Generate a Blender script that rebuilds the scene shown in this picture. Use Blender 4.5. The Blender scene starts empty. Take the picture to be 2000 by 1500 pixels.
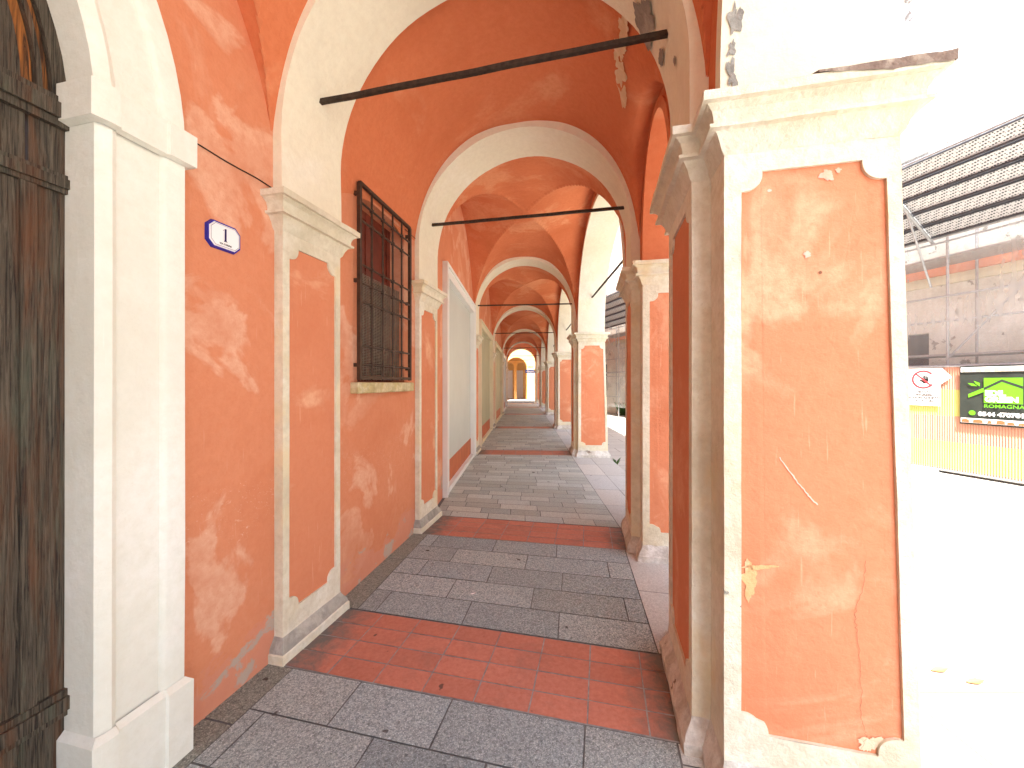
import bpy, bmesh, math, random
from mathutils import Vector, Matrix, noise
R = math.radians
random.seed(7)
sc = bpy.context.scene
COL = sc.collection

# ------------------------------------------------------------------ camera, sky, sun, exposure
EYE = 1.65
cam = bpy.data.cameras.new('camera'); cam.sensor_width = 36.0
cam.lens = 36.0 * 760 / 2000; cam.shift_y = -0.001
cam.clip_start = 0.05; cam.clip_end = 600
co = bpy.data.objects.new('camera', cam); COL.objects.link(co)
co.location = (0, 0, EYE); co.rotation_euler = (R(90), 0, 0)
sc.camera = co

SUN_EL, SUN_AZ = 58.0, 192.0        # azimuth the light comes FROM, clockwise from +Y
w = bpy.data.worlds.new('World'); sc.world = w; w.use_nodes = True
nt = w.node_tree; nt.nodes.clear()
sky = nt.nodes.new('ShaderNodeTexSky'); sky.sky_type = 'NISHITA'; sky.sun_disc = False
sky.sun_elevation = R(SUN_EL); sky.sun_rotation = R(SUN_AZ)
sky.air_density = 1.2; sky.dust_density = 2.5
bg = nt.nodes.new('ShaderNodeBackground'); bg.inputs[1].default_value = 0.15
wo = nt.nodes.new('ShaderNodeOutputWorld')
nt.links.new(sky.outputs[0], bg.inputs[0]); nt.links.new(bg.outputs[0], wo.inputs[0])
sl = bpy.data.lights.new('sun', 'SUN'); sl.energy = 5.0; sl.angle = R(0.5); sl.color = (1.0, 0.95, 0.87)
so = bpy.data.objects.new('sun', sl); COL.objects.link(so)
a_, e_ = R(SUN_AZ), R(SUN_EL)
tosun = Vector((math.sin(a_) * math.cos(e_), math.cos(a_) * math.cos(e_), math.sin(e_)))
so.rotation_euler = tosun.to_track_quat('Z', 'Y').to_euler()
so.location = tosun * 60

sc.view_settings.view_transform = 'Standard'; sc.view_settings.look = 'None'
sc.view_settings.exposure = 2.25; sc.view_settings.gamma = 1.0
sc.cycles.max_bounces = 14; sc.cycles.diffuse_bounces = 9

# ------------------------------------------------------------------ materials
def newmat(name, rough=0.9):
    m = bpy.data.materials.new(name); m.use_nodes = True
    n = m.node_tree.nodes; b = n['Principled BSDF']; b.inputs['Roughness'].default_value = rough
    b.inputs['Specular IOR Level'].default_value = 0.25
    return m, m.node_tree, b
def N(t, typ, **kw):
    n = t.nodes.new(typ)
    for k, v in kw.items(): setattr(n, k, v)
    return n
def pos(t, scale=(1, 1, 1), off=(0, 0, 0)):
    g = N(t, 'ShaderNodeNewGeometry'); mp = N(t, 'ShaderNodeMapping')
    mp.inputs['Scale'].default_value = scale; mp.inputs['Location'].default_value = off
    t.links.new(g.outputs['Position'], mp.inputs['Vector']); return mp.outputs[0]
def nz(t, vec, scale, detail=5, rough=0.55, dist=0.0):
    n = N(t, 'ShaderNodeTexNoise'); n.inputs['Scale'].default_value = scale
    n.inputs['Detail'].default_value = detail; n.inputs['Roughness'].default_value = rough
    n.inputs['Distortion'].default_value = dist
    t.links.new(vec, n.inputs['Vector']); return n.outputs['Fac']
def ramp(t, fac, a, b, smooth=False):
    r = N(t, 'ShaderNodeMapRange'); r.clamp = True
    if smooth: r.interpolation_type = 'SMOOTHSTEP'
    r.inputs[1].default_value = a; r.inputs[2].default_value = b
    t.links.new(fac, r.inputs[0]); return r.outputs[0]
def mul(t, a, b, op='MULTIPLY'):
    m = N(t, 'ShaderNodeMath', operation=op)
    for i, x in enumerate((a, b)):
        if isinstance(x, (int, float)): m.inputs[i].default_value = x
        else: t.links.new(x, m.inputs[i])
    return m.outputs[0]
def mix(t, fac, a, b, blend='MIX'):
    m = N(t, 'ShaderNodeMix', data_type='RGBA', blend_type=blend)
    for i, x in ((0, fac), (6, a), (7, b)):
        if isinstance(x, (int, float)): m.inputs[i].default_value = x
        elif isinstance(x, tuple): m.inputs[i].default_value = (*x, 1)
        else: t.links.new(x, m.inputs[i])
    return m.outputs[2]
def bump(t, b, h, strength, dist=0.01, prev=None):
    n = N(t, 'ShaderNodeBump'); n.inputs['Strength'].default_value = strength
    n.inputs['Distance'].default_value = dist
    t.links.new(h, n.inputs['Height'])
    if prev is not None: t.links.new(prev, n.inputs['Normal'])
    t.links.new(n.outputs[0], b.inputs['Normal']); return n.outputs[0]

def plaster(name, base, pale, dark, patch=(0.52, 0.60), pscale=1.3, chip=None, chiplvl=0.72, streak=0.0, bstr=0.35, rough=0.92, yellow=None, foot=None):
    m, t, b = newmat(name, rough)
    p = pos(t)
    n1 = nz(t, p, pscale, 6, 0.55, 0.6)
    c = mix(t, ramp(t, n1, patch[0], patch[1], True), base, pale)
    n2 = nz(t, pos(t, off=(7, 3, 9)), pscale * 0.8, 5, 0.6, 0.9)
    c = mix(t, mul(t, ramp(t, n2, 0.55, 0.62, True), 0.55), c, pale)
    n2b = nz(t, pos(t, off=(3, 13, 1)), pscale * 1.1, 4, 0.6, 0.4)
    c = mix(t, ramp(t, n2b, 0.5, 0.8), c, dark)
    n3 = nz(t, p, 22, 6, 0.7)
    c = mix(t, mul(t, ramp(t, n3, 0.4, 0.7), 0.45), c, dark)
    n6 = nz(t, p, 90, 4, 0.7)
    c = mix(t, mul(t, ramp(t, n6, 0.58, 0.72), 0.35), c, dark)
    if yellow:
        n5 = nz(t, pos(t, off=(31, 5, 2)), 1.7, 5, 0.6, 0.3)
        c = mix(t, mul(t, ramp(t, n5, 0.5, 0.68, True), 0.8), c, yellow)
    # scratches
    s1 = nz(t, pos(t, (30, 30, 2.2), (5, 2, 0)), 2.2, 3, 0.5)
    c = mix(t, mul(t, ramp(t, s1, 0.66, 0.74), 0.35 + streak), c, pale)
    if foot:
        sx = N(t, 'ShaderNodeSeparateXYZ'); t.links.new(p, sx.inputs[0])
        nf = nz(t, pos(t, (1, 1, 2.2), (9, 1, 2)), 1.9, 7, 0.65, 0.4)
        lv = mul(t, mul(t, nf, 1.25), sx.outputs['Z'], 'SUBTRACT')
        c = mix(t, mul(t, ramp(t, lv, 0.40, 0.46), 0.55), c, foot)
        nf2 = nz(t, pos(t, (1, 1, 1.4), (19, 4, 2)), 5, 6, 0.65, 0.3)
        c = mix(t, mul(t, mul(t, ramp(t, lv, 0.36, 0.40), ramp(t, nf2, 0.56, 0.60)), 0.8), c, (0.42, 0.38, 0.32))
        # rubbed scuffs at hip height
        sc_ = nz(t, pos(t, (26, 26, 40), (3, 3, 3)), 1.0, 5, 0.75, 2.0)
        hz = N(t, 'ShaderNodeMath', operation='COMPARE'); t.links.new(sx.outputs['Z'], hz.inputs[0]); hz.inputs[1].default_value = 0.95; hz.inputs[2].default_value = 0.16
        c = mix(t, mul(t, mul(t, ramp(t, sc_, 0.60, 0.66), hz.outputs[0]), 0.6), c, (0.80, 0.55, 0.42))
    h = nz(t, p, 45, 7, 0.7)
    h2 = nz(t, p, 9, 5, 0.6)
    nn = bump(t, b, h2, bstr * 0.8, 0.03)
    if chip:
        n4 = nz(t, pos(t, off=(2, 8, 5)), 3.2, 9, 0.68, 0.25)
        msk = ramp(t, n4, chiplvl, chiplvl + 0.012)
        c = mix(t, msk, c, chip)
        inv = mul(t, msk, -1.0)
        nn = bump(t, b, inv, 0.7, 0.006, nn)
    bump(t, b, h, min(1.0, bstr * 1.6), 0.006, nn)
    t.links.new(c, b.inputs['Base Color'])
    return m

ORANGE = plaster('orange_plaster', (0.66, 0.262, 0.140), (0.73, 0.40, 0.265), (0.58, 0.195, 0.092), patch=(0.54, 0.575), foot=(0.62, 0.27, 0.19), chip=(0.52, 0.44, 0.36), chiplvl=0.78)
VAULT = plaster('vault_plaster', (0.64, 0.205, 0.090), (0.70, 0.30, 0.155), (0.53, 0.140, 0.055), patch=(0.55, 0.62), pscale=0.9, chip=(0.70, 0.52, 0.34), chiplvl=0.76)
PANEL = plaster('panel_plaster', (0.66, 0.255, 0.135), (0.76, 0.42, 0.26), (0.60, 0.205, 0.10), patch=(0.58, 0.70), pscale=1.6, chip=(0.72, 0.58, 0.46), chiplvl=0.75, streak=0.2)
CREAM = plaster('cream_plaster', (0.77, 0.725, 0.58), (0.81, 0.785, 0.67), (0.50, 0.44, 0.30), patch=(0.5, 0.58), chip=(0.30, 0.29, 0.25), chiplvl=0.675, bstr=0.7, yellow=(0.76, 0.64, 0.40))
CREAMARCH = plaster('cream_arch_plaster', (0.81, 0.775, 0.62), (0.84, 0.81, 0.69), (0.68, 0.63, 0.49), patch=(0.5, 0.65), pscale=0.9, chip=(0.36, 0.32, 0.28), chiplvl=0.745, bstr=0.3)
WHITE = plaster('white_portal_plaster', (0.78, 0.785, 0.71), (0.81, 0.81, 0.75), (0.66, 0.655, 0.56), pscale=0.8, bstr=0.22)
YELLOW = plaster('yellow_facade_plaster', (0.78, 0.50, 0.20), (0.80, 0.58, 0.30), (0.70, 0.40, 0.14), pscale=0.6)
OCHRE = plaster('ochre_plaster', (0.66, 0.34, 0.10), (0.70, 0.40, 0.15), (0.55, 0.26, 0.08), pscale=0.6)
RUIN = plaster('worn_facade_plaster', (0.76, 0.75, 0.67), (0.84, 0.83, 0.78), (0.50, 0.48, 0.41), patch=(0.45, 0.55), pscale=0.7, chip=(0.34, 0.32, 0.28), chiplvl=0.62, bstr=0.8)
UPPER = plaster('pale_facade_plaster', (0.70, 0.66, 0.58), (0.76, 0.73, 0.67), (0.6, 0.56, 0.48), pscale=0.6)
PLINTH = plaster('plinth_plaster', (0.60, 0.56, 0.49), (0.72, 0.70, 0.65), (0.24, 0.20, 0.16), patch=(0.48, 0.55), pscale=3.0, chip=(0.25, 0.2, 0.16), chiplvl=0.62, bstr=0.9)

def simple(name, col, rough=0.5, metal=0.0, var=0.25, scale=12, bs=0.15):
    m, t, b = newmat(name, rough)
    b.inputs['Metallic'].default_value = metal
    p = pos(t); n1 = nz(t, p, scale, 6, 0.6)
    dk = tuple(c * (1 - var) for c in col); lt = tuple(min(1, c * (1 + var * 0.6)) for c in col)
    c = mix(t, ramp(t, n1, 0.3, 0.7), dk, lt)
    t.links.new(c, b.inputs['Base Color']); bump(t, b, nz(t, p, scale * 5, 4), bs, 0.003)
    return m
IRON = simple('rusty_iron', (0.055, 0.038, 0.028), 0.65, 0.3, 0.5, 30, 0.5)
GRILLE = simple('brown_painted_iron', (0.075, 0.042, 0.028), 0.5, 0.2, 0.4, 20, 0.3)
GALV = simple('galvanised_steel', (0.42, 0.43, 0.44), 0.45, 0.6, 0.2, 15)
SHUT = simple('red_brown_painted_wood', (0.17, 0.035, 0.02), 0.5, 0, 0.3, 8)
DARKGL = simple('dark_glass', (0.015, 0.013, 0.012), 0.12, 0, 0.2, 4, 0.02)
MESHM = simple('brown_wire', (0.26, 0.20, 0.15), 0.6, 0.2, 0.3, 20)
SILL = plaster('sill_stone', (0.58, 0.48, 0.24), (0.66, 0.58, 0.36), (0.30, 0.24, 0.12), pscale=6, patch=(0.45, 0.55), bstr=0.8)
DOORGREY = simple('pale_grey_panel', (0.52, 0.55, 0.52), 0.45, 0, 0.06, 1.5, 0.05)
DOORKHAKI = simple('khaki_panel', (0.42, 0.40, 0.27), 0.6, 0, 0.1, 1.5, 0.08)
FRAMEW = simple('white_painted_frame', (0.80, 0.81, 0.79), 0.4, 0, 0.05, 3, 0.04)
FRAMEC = simple('cream_painted_frame', (0.72, 0.66, 0.48), 0.5, 0, 0.08, 3, 0.06)
BRICKP = simple('orange_lower_panel', (0.50, 0.14, 0.06), 0.55, 0, 0.2, 3, 0.1)
ENAMEL = simple('white_enamel', (0.86, 0.86, 0.87), 0.15, 0, 0.02, 3, 0.0)
BLUE = simple('blue_enamel', (0.035, 0.035, 0.32), 0.2, 0, 0.1, 5, 0.0)
NAVY = simple('navy_letter_paint', (0.01, 0.008, 0.09), 0.3, 0, 0.1, 5, 0.0)
BLACK = simple('black_print', (0.02, 0.02, 0.02), 0.5, 0, 0.1, 5, 0.0)
REDP = simple('red_print', (0.72, 0.05, 0.06), 0.5, 0, 0.05, 5, 0.0)
SIGNW = simple('white_sign_board', (0.82, 0.82, 0.82), 0.5, 0, 0.03, 5, 0.0)
BANNER = simple('charcoal_banner_cloth', (0.035, 0.042, 0.036), 0.5, 0, 0.25, 4, 0.3)
GREENP = simple('lime_print', (0.13, 0.42, 0.02), 0.5, 0, 0.05, 5, 0.0)
ROADBLUE = simple('road_sign_blue', (0.02, 0.10, 0.42), 0.4, 0, 0.05, 5, 0.0)
LEAF = simple('weed_leaf', (0.07, 0.13, 0.03), 0.7, 0, 0.4, 30, 0.1)
ROPE = simple('blue_grey_rope', (0.22, 0.26, 0.40), 0.8, 0, 0.2, 30, 0.3)
WDARK = simple('dark_recess', (0.05, 0.045, 0.04), 0.9, 0, 0.3, 6)

def wood(name):
    m, t, b = newmat(name, 0.62)
    g = nz(t, pos(t, (75, 75, 2.2)), 2.0, 9, 0.75, 0.8)
    g2 = nz(t, pos(t, (9, 9, 0.8), (3, 1, 4)), 1.6, 5, 0.6, 0.8)
    c = mix(t, ramp(t, g, 0.38, 0.62), (0.014, 0.010, 0.008), (0.13, 0.105, 0.075))
    c = mix(t, mul(t, ramp(t, g2, 0.5, 0.72), 0.75), c, (0.13, 0.048, 0.018))
    g3 = nz(t, pos(t, (14, 14, 1.0), (8, 2, 3)), 1.5, 6, 0.65, 0.5)
    c = mix(t, mul(t, ramp(t, g3, 0.56, 0.66), 0.5), c, (0.10, 0.11, 0.075))
    t.links.new(c, b.inputs['Base Color']); bump(t, b, g, 0.9, 0.006)
    return m
WOOD = wood('weathered_door_wood')
m_, t_, b_ = newmat('orange_varnished_wood', 0.5)
g_ = nz(t_, pos(t_, (30, 30, 1.5)), 2.0, 7, 0.7, 1.0)
t_.links.new(mix(t_, ramp(t_, g_, 0.4, 0.62), (0.05, 0.022, 0.01), (0.36, 0.13, 0.03)), b_.inputs['Base Color']); bump(t_, b_, g_, 0.7, 0.005)
WOODO = m_

def stone(name, base, dark, speck, bstr=0.9):
    m, t, b = newmat(name, 0.8)
    at = N(t, 'ShaderNodeAttribute'); at.attribute_name = 'tone'
    p = pos(t)
    n1 = nz(t, p, 150, 3, 0.6); n2 = nz(t, p, 85, 5, 0.8, 0.5)
    c = mix(t, ramp(t, n2, 0.36, 0.62), dark, base)
    c = mix(t, mul(t, ramp(t, n1, 0.56, 0.66), 0.7), c, speck)
    n3 = nz(t, p, 2.6, 6, 0.65, 0.5)
    c = mix(t, mul(t, ramp(t, n3, 0.55, 0.75), 0.45), c, tuple(x * 0.55 for x in base))
    n4 = nz(t, pos(t, off=(4, 4, 0)), 9, 2, 0.4)
    c = mix(t, mul(t, ramp(t, n4, 0.745, 0.76), 0.85), c, (0.07, 0.06, 0.055))
    c = mix(t, 1.0, c, at.outputs['Color'], 'MULTIPLY')
    t.links.new(c, b.inputs['Base Color'])
    nn = bump(t, b, n2, bstr, 0.006); bump(t, b, n1, 0.4, 0.003, nn)
    return m
STONE = stone('rough_granite_slab', (0.42, 0.475, 0.47), (0.13, 0.155, 0.155), (0.72, 0.80, 0.79))
STONE2 = stone('smooth_stone_slab', (0.51, 0.545, 0.505), (0.29, 0.31, 0.285), (0.62, 0.62, 0.58), 0.5)
KERB = stone('pale_kerb_stone', (0.58, 0.59, 0.56), (0.38, 0.385, 0.37), (0.66, 0.66, 0.64), 0.4)
def terracotta():
    m, t, b = newmat('terracotta_tile', 0.55)
    at = N(t, 'ShaderNodeAttribute'); at.attribute_name = 'tone'
    p = pos(t); n = nz(t, p, 35, 5, 0.7)
    c = mix(t, ramp(t, n, 0.3, 0.7), (0.44, 0.155, 0.10), (0.54, 0.22, 0.155))
    n2 = nz(t, p, 3.5, 6, 0.7, 0.6)
    c = mix(t, mul(t, ramp(t, n2, 0.52, 0.72), 0.5), c, (0.24, 0.13, 0.10))
    n4 = nz(t, pos(t, off=(1, 4, 0)), 14, 2, 0.4)
    c = mix(t, mul(t, ramp(t, n4, 0.74, 0.76), 0.8), c, (0.09, 0.06, 0.05))
    c = mix(t, 1.0, c, at.outputs['Color'], 'MULTIPLY')
    # grime rubbed in along both edges of the passage
    g = N(t, 'ShaderNodeAttribute'); g.attribute_name = 'grime'
    c = mix(t, ramp(t, mul(t, g.outputs['Fac'], nz(t, p, 9, 7, 0.75, 0.5)), 0.22, 0.5), c, (0.15, 0.135, 0.12))
    t.links.new(c, b.inputs['Base Color']); bump(t, b, n, 0.25, 0.003)
    return m
TERRA = terracotta()
GROUT = simple('grey_grout', (0.34, 0.34, 0.33), 0.95, 0, 0.35, 25, 0.5)
def street_mat():
    m, t, b = newmat('street_paving', 0.85)
    p = pos(t); n = nz(t, p, 40, 5, 0.7); n2 = nz(t, p, 0.7, 5, 0.6)
    c = mix(t, ramp(t, n, 0.3, 0.7), (0.36, 0.35, 0.32), (0.50, 0.48, 0.45))
    c = mix(t, mul(t, ramp(t, n2, 0.5, 0.75), 0.3), c, (0.34, 0.32, 0.30))
    br = N(t, 'ShaderNodeTexBrick'); br.inputs['Scale'].default_value = 1.0
    br.inputs['Mortar Size'].default_value = 0.008; br.inputs['Brick Width'].default_value = 1.1; br.inputs['Row Height'].default_value = 0.55
    br.inputs['Color1'].default_value = (1, 1, 1, 1); br.inputs['Color2'].default_value = (0.9, 0.9, 0.9, 1); br.inputs['Mortar'].default_value = (0.3, 0.3, 0.3, 1)
    t.links.new(pos(t), br.inputs['Vector'])
    c = mix(t, 1.0, c, br.outputs['Color'], 'MULTIPLY')
    t.links.new(c, b.inputs['Base Color']); bump(t, b, n, 0.3, 0.004); return m
STREET = street_mat()
def hoard_mat():
    m, t, b = newmat('striped_hoarding_sheet', 0.6)
    g = N(t, 'ShaderNodeNewGeometry'); s = N(t, 'ShaderNodeSeparateXYZ'); t.links.new(g.outputs['Position'], s.inputs[0])
    k = mul(t, s.outputs['Z'], -0.02, 'ADD')
    fr = N(t, 'ShaderNodeMath', operation='FRACT'); t.links.new(k, fr.inputs[0])
    st = mul(t, fr.outputs[0], 0.5, 'GREATER_THAN')
    n = nz(t, pos(t), 3, 4)
    c = mix(t, st, mix(t, n, (0.52, 0.47, 0.13), (0.60, 0.55, 0.19)), mix(t, n, (0.46, 0.23, 0.155), (0.54, 0.30, 0.21)))
    t.links.new(c, b.inputs['Base Color']); return m
HOARD = hoard_mat()
def perf_mat():
    m, t, b = newmat('perforated_steel_plank', 0.5)
    b.inputs['Metallic'].default_value = 0.3
    v = N(t, 'ShaderNodeTexVoronoi'); v.inputs['Scale'].default_value = 26; v.inputs['Randomness'].default_value = 0.0
    t.links.new(pos(t), v.inputs['Vector'])
    c = mix(t, ramp(t, v.outputs['Distance'], 0.34, 0.42), (0.06, 0.065, 0.075), (0.58, 0.59, 0.60))
    t.links.new(c, b.inputs['Base Color']); return m
PERF = perf_mat(); FLANGE = simple('dull_steel_edge', (0.11, 0.115, 0.13), 0.6, 0.2, 0.2, 10)

# ------------------------------------------------------------------ helpers
class MB:
    def __init__(s): s.v = []; s.f = []; s.m = []; s.tone = []; s.gr = []
    def face(s, pts, m=0, tone=None, gr=None):
        i = len(s.v); s.v += [tuple(p) for p in pts]; s.f.append(tuple(range(i, i + len(pts)))); s.m.append(m)
        s.tone.append(tone or (1, 1, 1)); s.gr.append(gr or [0] * len(pts))
    def grid(s, rows, m=0, close=False):
        i = len(s.v); n = len(rows[0]); s_ = s
        for r in rows: s_.v += [tuple(p) for p in r]
        for a in range(len(rows) - 1):
            for b in range(n if close else n - 1):
                c = (b + 1) % n
                s.f.append((i + a * n + b, i + a * n + c, i + (a + 1) * n + c, i + (a + 1) * n + b)); s.m.append(m)
                s.tone.append((1, 1, 1)); s.gr.append([0] * 4)
    def box(s, a, b, m=0, P=None):
        x0, y0, z0 = a; x1, y1, z1 = b
        c = [(x0, y0, z0), (x1, y0, z0), (x1, y1, z0), (x0, y1, z0), (x0, y0, z1), (x1, y0, z1), (x1, y1, z1), (x0, y1, z1)]
        if P: c = [P(*q) for q in c]
        for f in ((0, 3, 2, 1), (4, 5, 6, 7), (0, 1, 5, 4), (1, 2, 6, 5), (2, 3, 7, 6), (3, 0, 4, 7)): s.face([c[k] for k in f], m)
    def tube(s, p, q, r, n=8, m=0, r2=None, jit=0, seg=1):
        p = Vector(p); q = Vector(q); d = (q - p).normalized()
        u = d.orthogonal().normalized(); w_ = d.cross(u); r2 = r if r2 is None else r2
        rows = []
        for k in range(seg + 1):
            f = k / seg; c = p.lerp(q, f); rr = r + (r2 - r) * f
            if jit: c = c + noise.noise_vector(c * 3) * jit
            rows.append([c + (u * math.cos(2 * math.pi * j / n) + w_ * math.sin(2 * math.pi * j / n)) * rr for j in range(n)])
        s.grid(rows, m, True); s.face(rows[0][::-1], m); s.face(rows[-1], m)
    def build(s, name, mats, parent=None, weld=True, smooth=False, sharp=30, attrs=False):
        me = bpy.data.meshes.new(name); me.from_pydata(s.v, [], s.f)
        if not isinstance(mats, (list, tuple)): mats = [mats]
        for m in mats: me.materials.append(m)
        me.polygons.foreach_set('material_index', s.m)
        if attrs:
            ca = me.color_attributes.new('tone', 'FLOAT_COLOR', 'CORNER'); k = 0
            ga = me.attributes.new('grime', 'FLOAT', 'POINT')
            for fi, f in enumerate(s.f):
                for j, vi in enumerate(f):
                    ca.data[k].color = (*s.tone[fi], 1); k += 1
                    ga.data[vi].value = s.gr[fi][j]
        elif weld:
            bm = bmesh.new(); bm.from_mesh(me); bmesh.ops.remove_doubles(bm, verts=bm.verts, dist=0.0004)
            bmesh.ops.recalc_face_normals(bm, faces=bm.faces)
            if smooth:
                for f in bm.faces: f.smooth = True
                for e in bm.edges:
                    if len(e.link_faces) == 2 and e.calc_face_angle(0) > R(sharp): e.smooth = False
            bm.to_mesh(me); bm.free()
        o = bpy.data.objects.new(name, me); COL.objects.link(o)
        if parent: o.parent = parent
        return o
def thing(name, label, cat, loc=(0, 0, 0), rz=0, group=None):
    o = bpy.data.objects.new(name, None); COL.objects.link(o); o.location = loc; o.rotation_euler = (0, 0, rz)
    o.empty_display_size = 0.2; o['label'] = label; o['category'] = cat
    if group: o['group'] = group
    return o
def tag(o, label=None, cat=None, group=None, kind=None):
    for k, v in (('label', label), ('category', cat), ('group', group), ('kind', kind)):
        if v: o[k] = v
    return o
def copy_tree(o, parent=None):
    c = o.copy(); COL.objects.link(c); c.parent = parent
    for ch in list(o.children): copy_tree(ch, c)
    return c
class F:
    def __init__(s, x, y, deg): s.o = Vector((x, y, 0)); s.deg = deg; a = R(deg); s.r = Vector((math.cos(a), -math.sin(a), 0)); s.d = Vector((math.sin(a), math.cos(a), 0))
    def __call__(s, u, t, z=0): return s.o + s.r * u + s.d * t + Vector((0, 0, z))
def line_frame(p, q):
    d = (q - p); deg = math.degrees(math.atan2(d.x, d.y)); f = F(p.x, p.y, deg); f.L = d.length; return f
def text(s, size, mat, parent, M, name='lettering', align='CENTER', bold=0.0, xs=1.0):
    cu = bpy.data.curves.new(name, 'FONT'); cu.body = s; cu.size = size; cu.align_x = align; cu.align_y = 'CENTER'; cu.extrude = 0.001; cu.offset = bold; cu.resolution_u = 3
    t = bpy.data.objects.new(name, cu); COL.objects.link(t)
    dg = bpy.context.evaluated_depsgraph_get(); me = bpy.data.meshes.new_from_object(t.evaluated_get(dg))
    bpy.data.objects.remove(t); bpy.data.curves.remove(cu)
    me.transform(M @ Matrix.Diagonal((xs, 1, 1, 1))); me.name = name; me.materials.clear(); me.materials.append(mat)
    o = bpy.data.objects.new(name, me); COL.objects.link(o); o.parent = parent; return o

# ------------------------------------------------------------------ layout of the arcade
A = 1.12            # half clear width between shafts
WL = 1.18           # left wall plane
WR = 1.20           # inner plane of the street arcade
WO = 1.77           # outer plane of the street arcade
CAP = 2.76; ZCS = {-1: 3.17, 0: 3.17, 1: 3.17, 2: 3.20, 3: 3.38}; ZD = 3.27; ZC = 3.17
ST = {-1: F(-2.415, -7.24, 13), 0: F(-1.313, -2.463, 13), 1: F(-0.21, 2.31, 13), 2: F(0.13, 4.33, 11), 3: F(0.30, 9.2, 3),
      4: F(0.46, 14.4, 2), 5: F(0.65, 20.5, 2), 6: F(0.75, 26.5, 1), 7: F(0.76, 31.5, 0)}
HT = 0.27           # half depth of transverse arches
bays = [(-1, 0), (0, 1), (1, 2), (2, 3), (3, 4), (4, 5), (5, 6), (6, 7)]

bld = thing('arcade_building', 'orange and cream plastered building whose vaulted arcade runs along the whole passage', 'building', (0, 0, 0))

# ---- vaults
PW = 2.08
def sup(x, p=PW): return max(0.0, 1 - abs(x) ** p) ** (1 / p)
for (a, b) in bays:
    f0, f1 = ST[a], ST[b]; mb = MB()
    L = (f1(0, -HT) - f0(0, HT)).length; short = L < 2.0
    n = 90
    rows = []
    for i in range(n + 1):
        v = 0.5 - 0.5 * math.cos(math.pi * i / n); row = []
        for j in range(n + 1):
            u = -math.cos(math.pi * j / n)
            s = u * WR
            p = f0(s, HT - 0.02).lerp(f1(s, -HT + 0.02), v)
            RV = (ZCS.get(a, ZD) * (1 - v) + ZCS.get(b, ZD) * v) + 1.175 - CAP; 
            if short: za = CAP + RV * sup(u, 2.35); zb = CAP + (0.46 + 0.60 * min(1, max(0, u + 0.5))) * sup(2 * v - 1, 2.3)
            else:
                H = RV + (4.62 - CAP - RV + 0.28 * abs(u) ** 1.6) * math.sin(math.pi * v) ** 0.8
                za = CAP + H * sup(u, 2.3); zb = CAP + H * sup(2 * v - 1, 2.3)
            kk = 0.22 if short else 0.002; h_ = max(kk - abs(za - zb), 0) / kk; z = max(za, zb) + h_ * h_ * kk * 0.25 + 0.03 * noise.noise(p * 0.9) + 0.006 * noise.noise(p * 4)
            if not short and (i == j or i + j == n): z -= 0.014
            p.z = z; row.append(p)
        rows.append(row)
    mb.grid(rows)
    mb.build('vault', VAULT, bld, smooth=True, sharp=9)

# ---- transverse arches
def arch_profile(r, zc, zb, n=40):
    pts = [(-r, zb), (-r, (zb + zc) / 2)]
    for i in range(n + 1):
        a = math.pi * (1 - i / n); pts.append((r * math.cos(a), zc + r * math.sin(a)))
    pts += [(r, (zb + zc) / 2), (r, zb)]; return pts
for k, f in ST.items():
    ZK = ZCS.get(k, ZD); mb = MB(); pin = arch_profile(A, ZK, CAP)
    pout = []
    for (x, z) in pin:
        if z <= ZK: pout.append((math.copysign(WR + 0.01, x), z))
        else:
            d = Vector((x, z - ZK)).normalized() * 1.42; pout.append((max(-WR - 0.01, min(WR + 0.01, d.x)) if abs(d.x) < WR else math.copysign(WR + 0.01, x), ZK + max(d.y, z - ZK)))
    def wob(s, t, z):
        p = f(s, t, z); return p + noise.noise_vector(p * 2.2) * 0.008
    mb.grid([[wob(x, t, z) for x, z in pin] for t in (-HT, -HT / 2, 0, HT / 2, HT)])
    mb.grid([[wob(x, -HT, z) for x, z in pin], [f(x, -HT, z) for x, z in pout]])
    mb.grid([[wob(x, HT, z) for x, z in pin], [f(x, HT, z) for x, z in pout]])
    mb.build('transverse_arch', CREAMARCH, bld, smooth=True, sharp=35)

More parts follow.
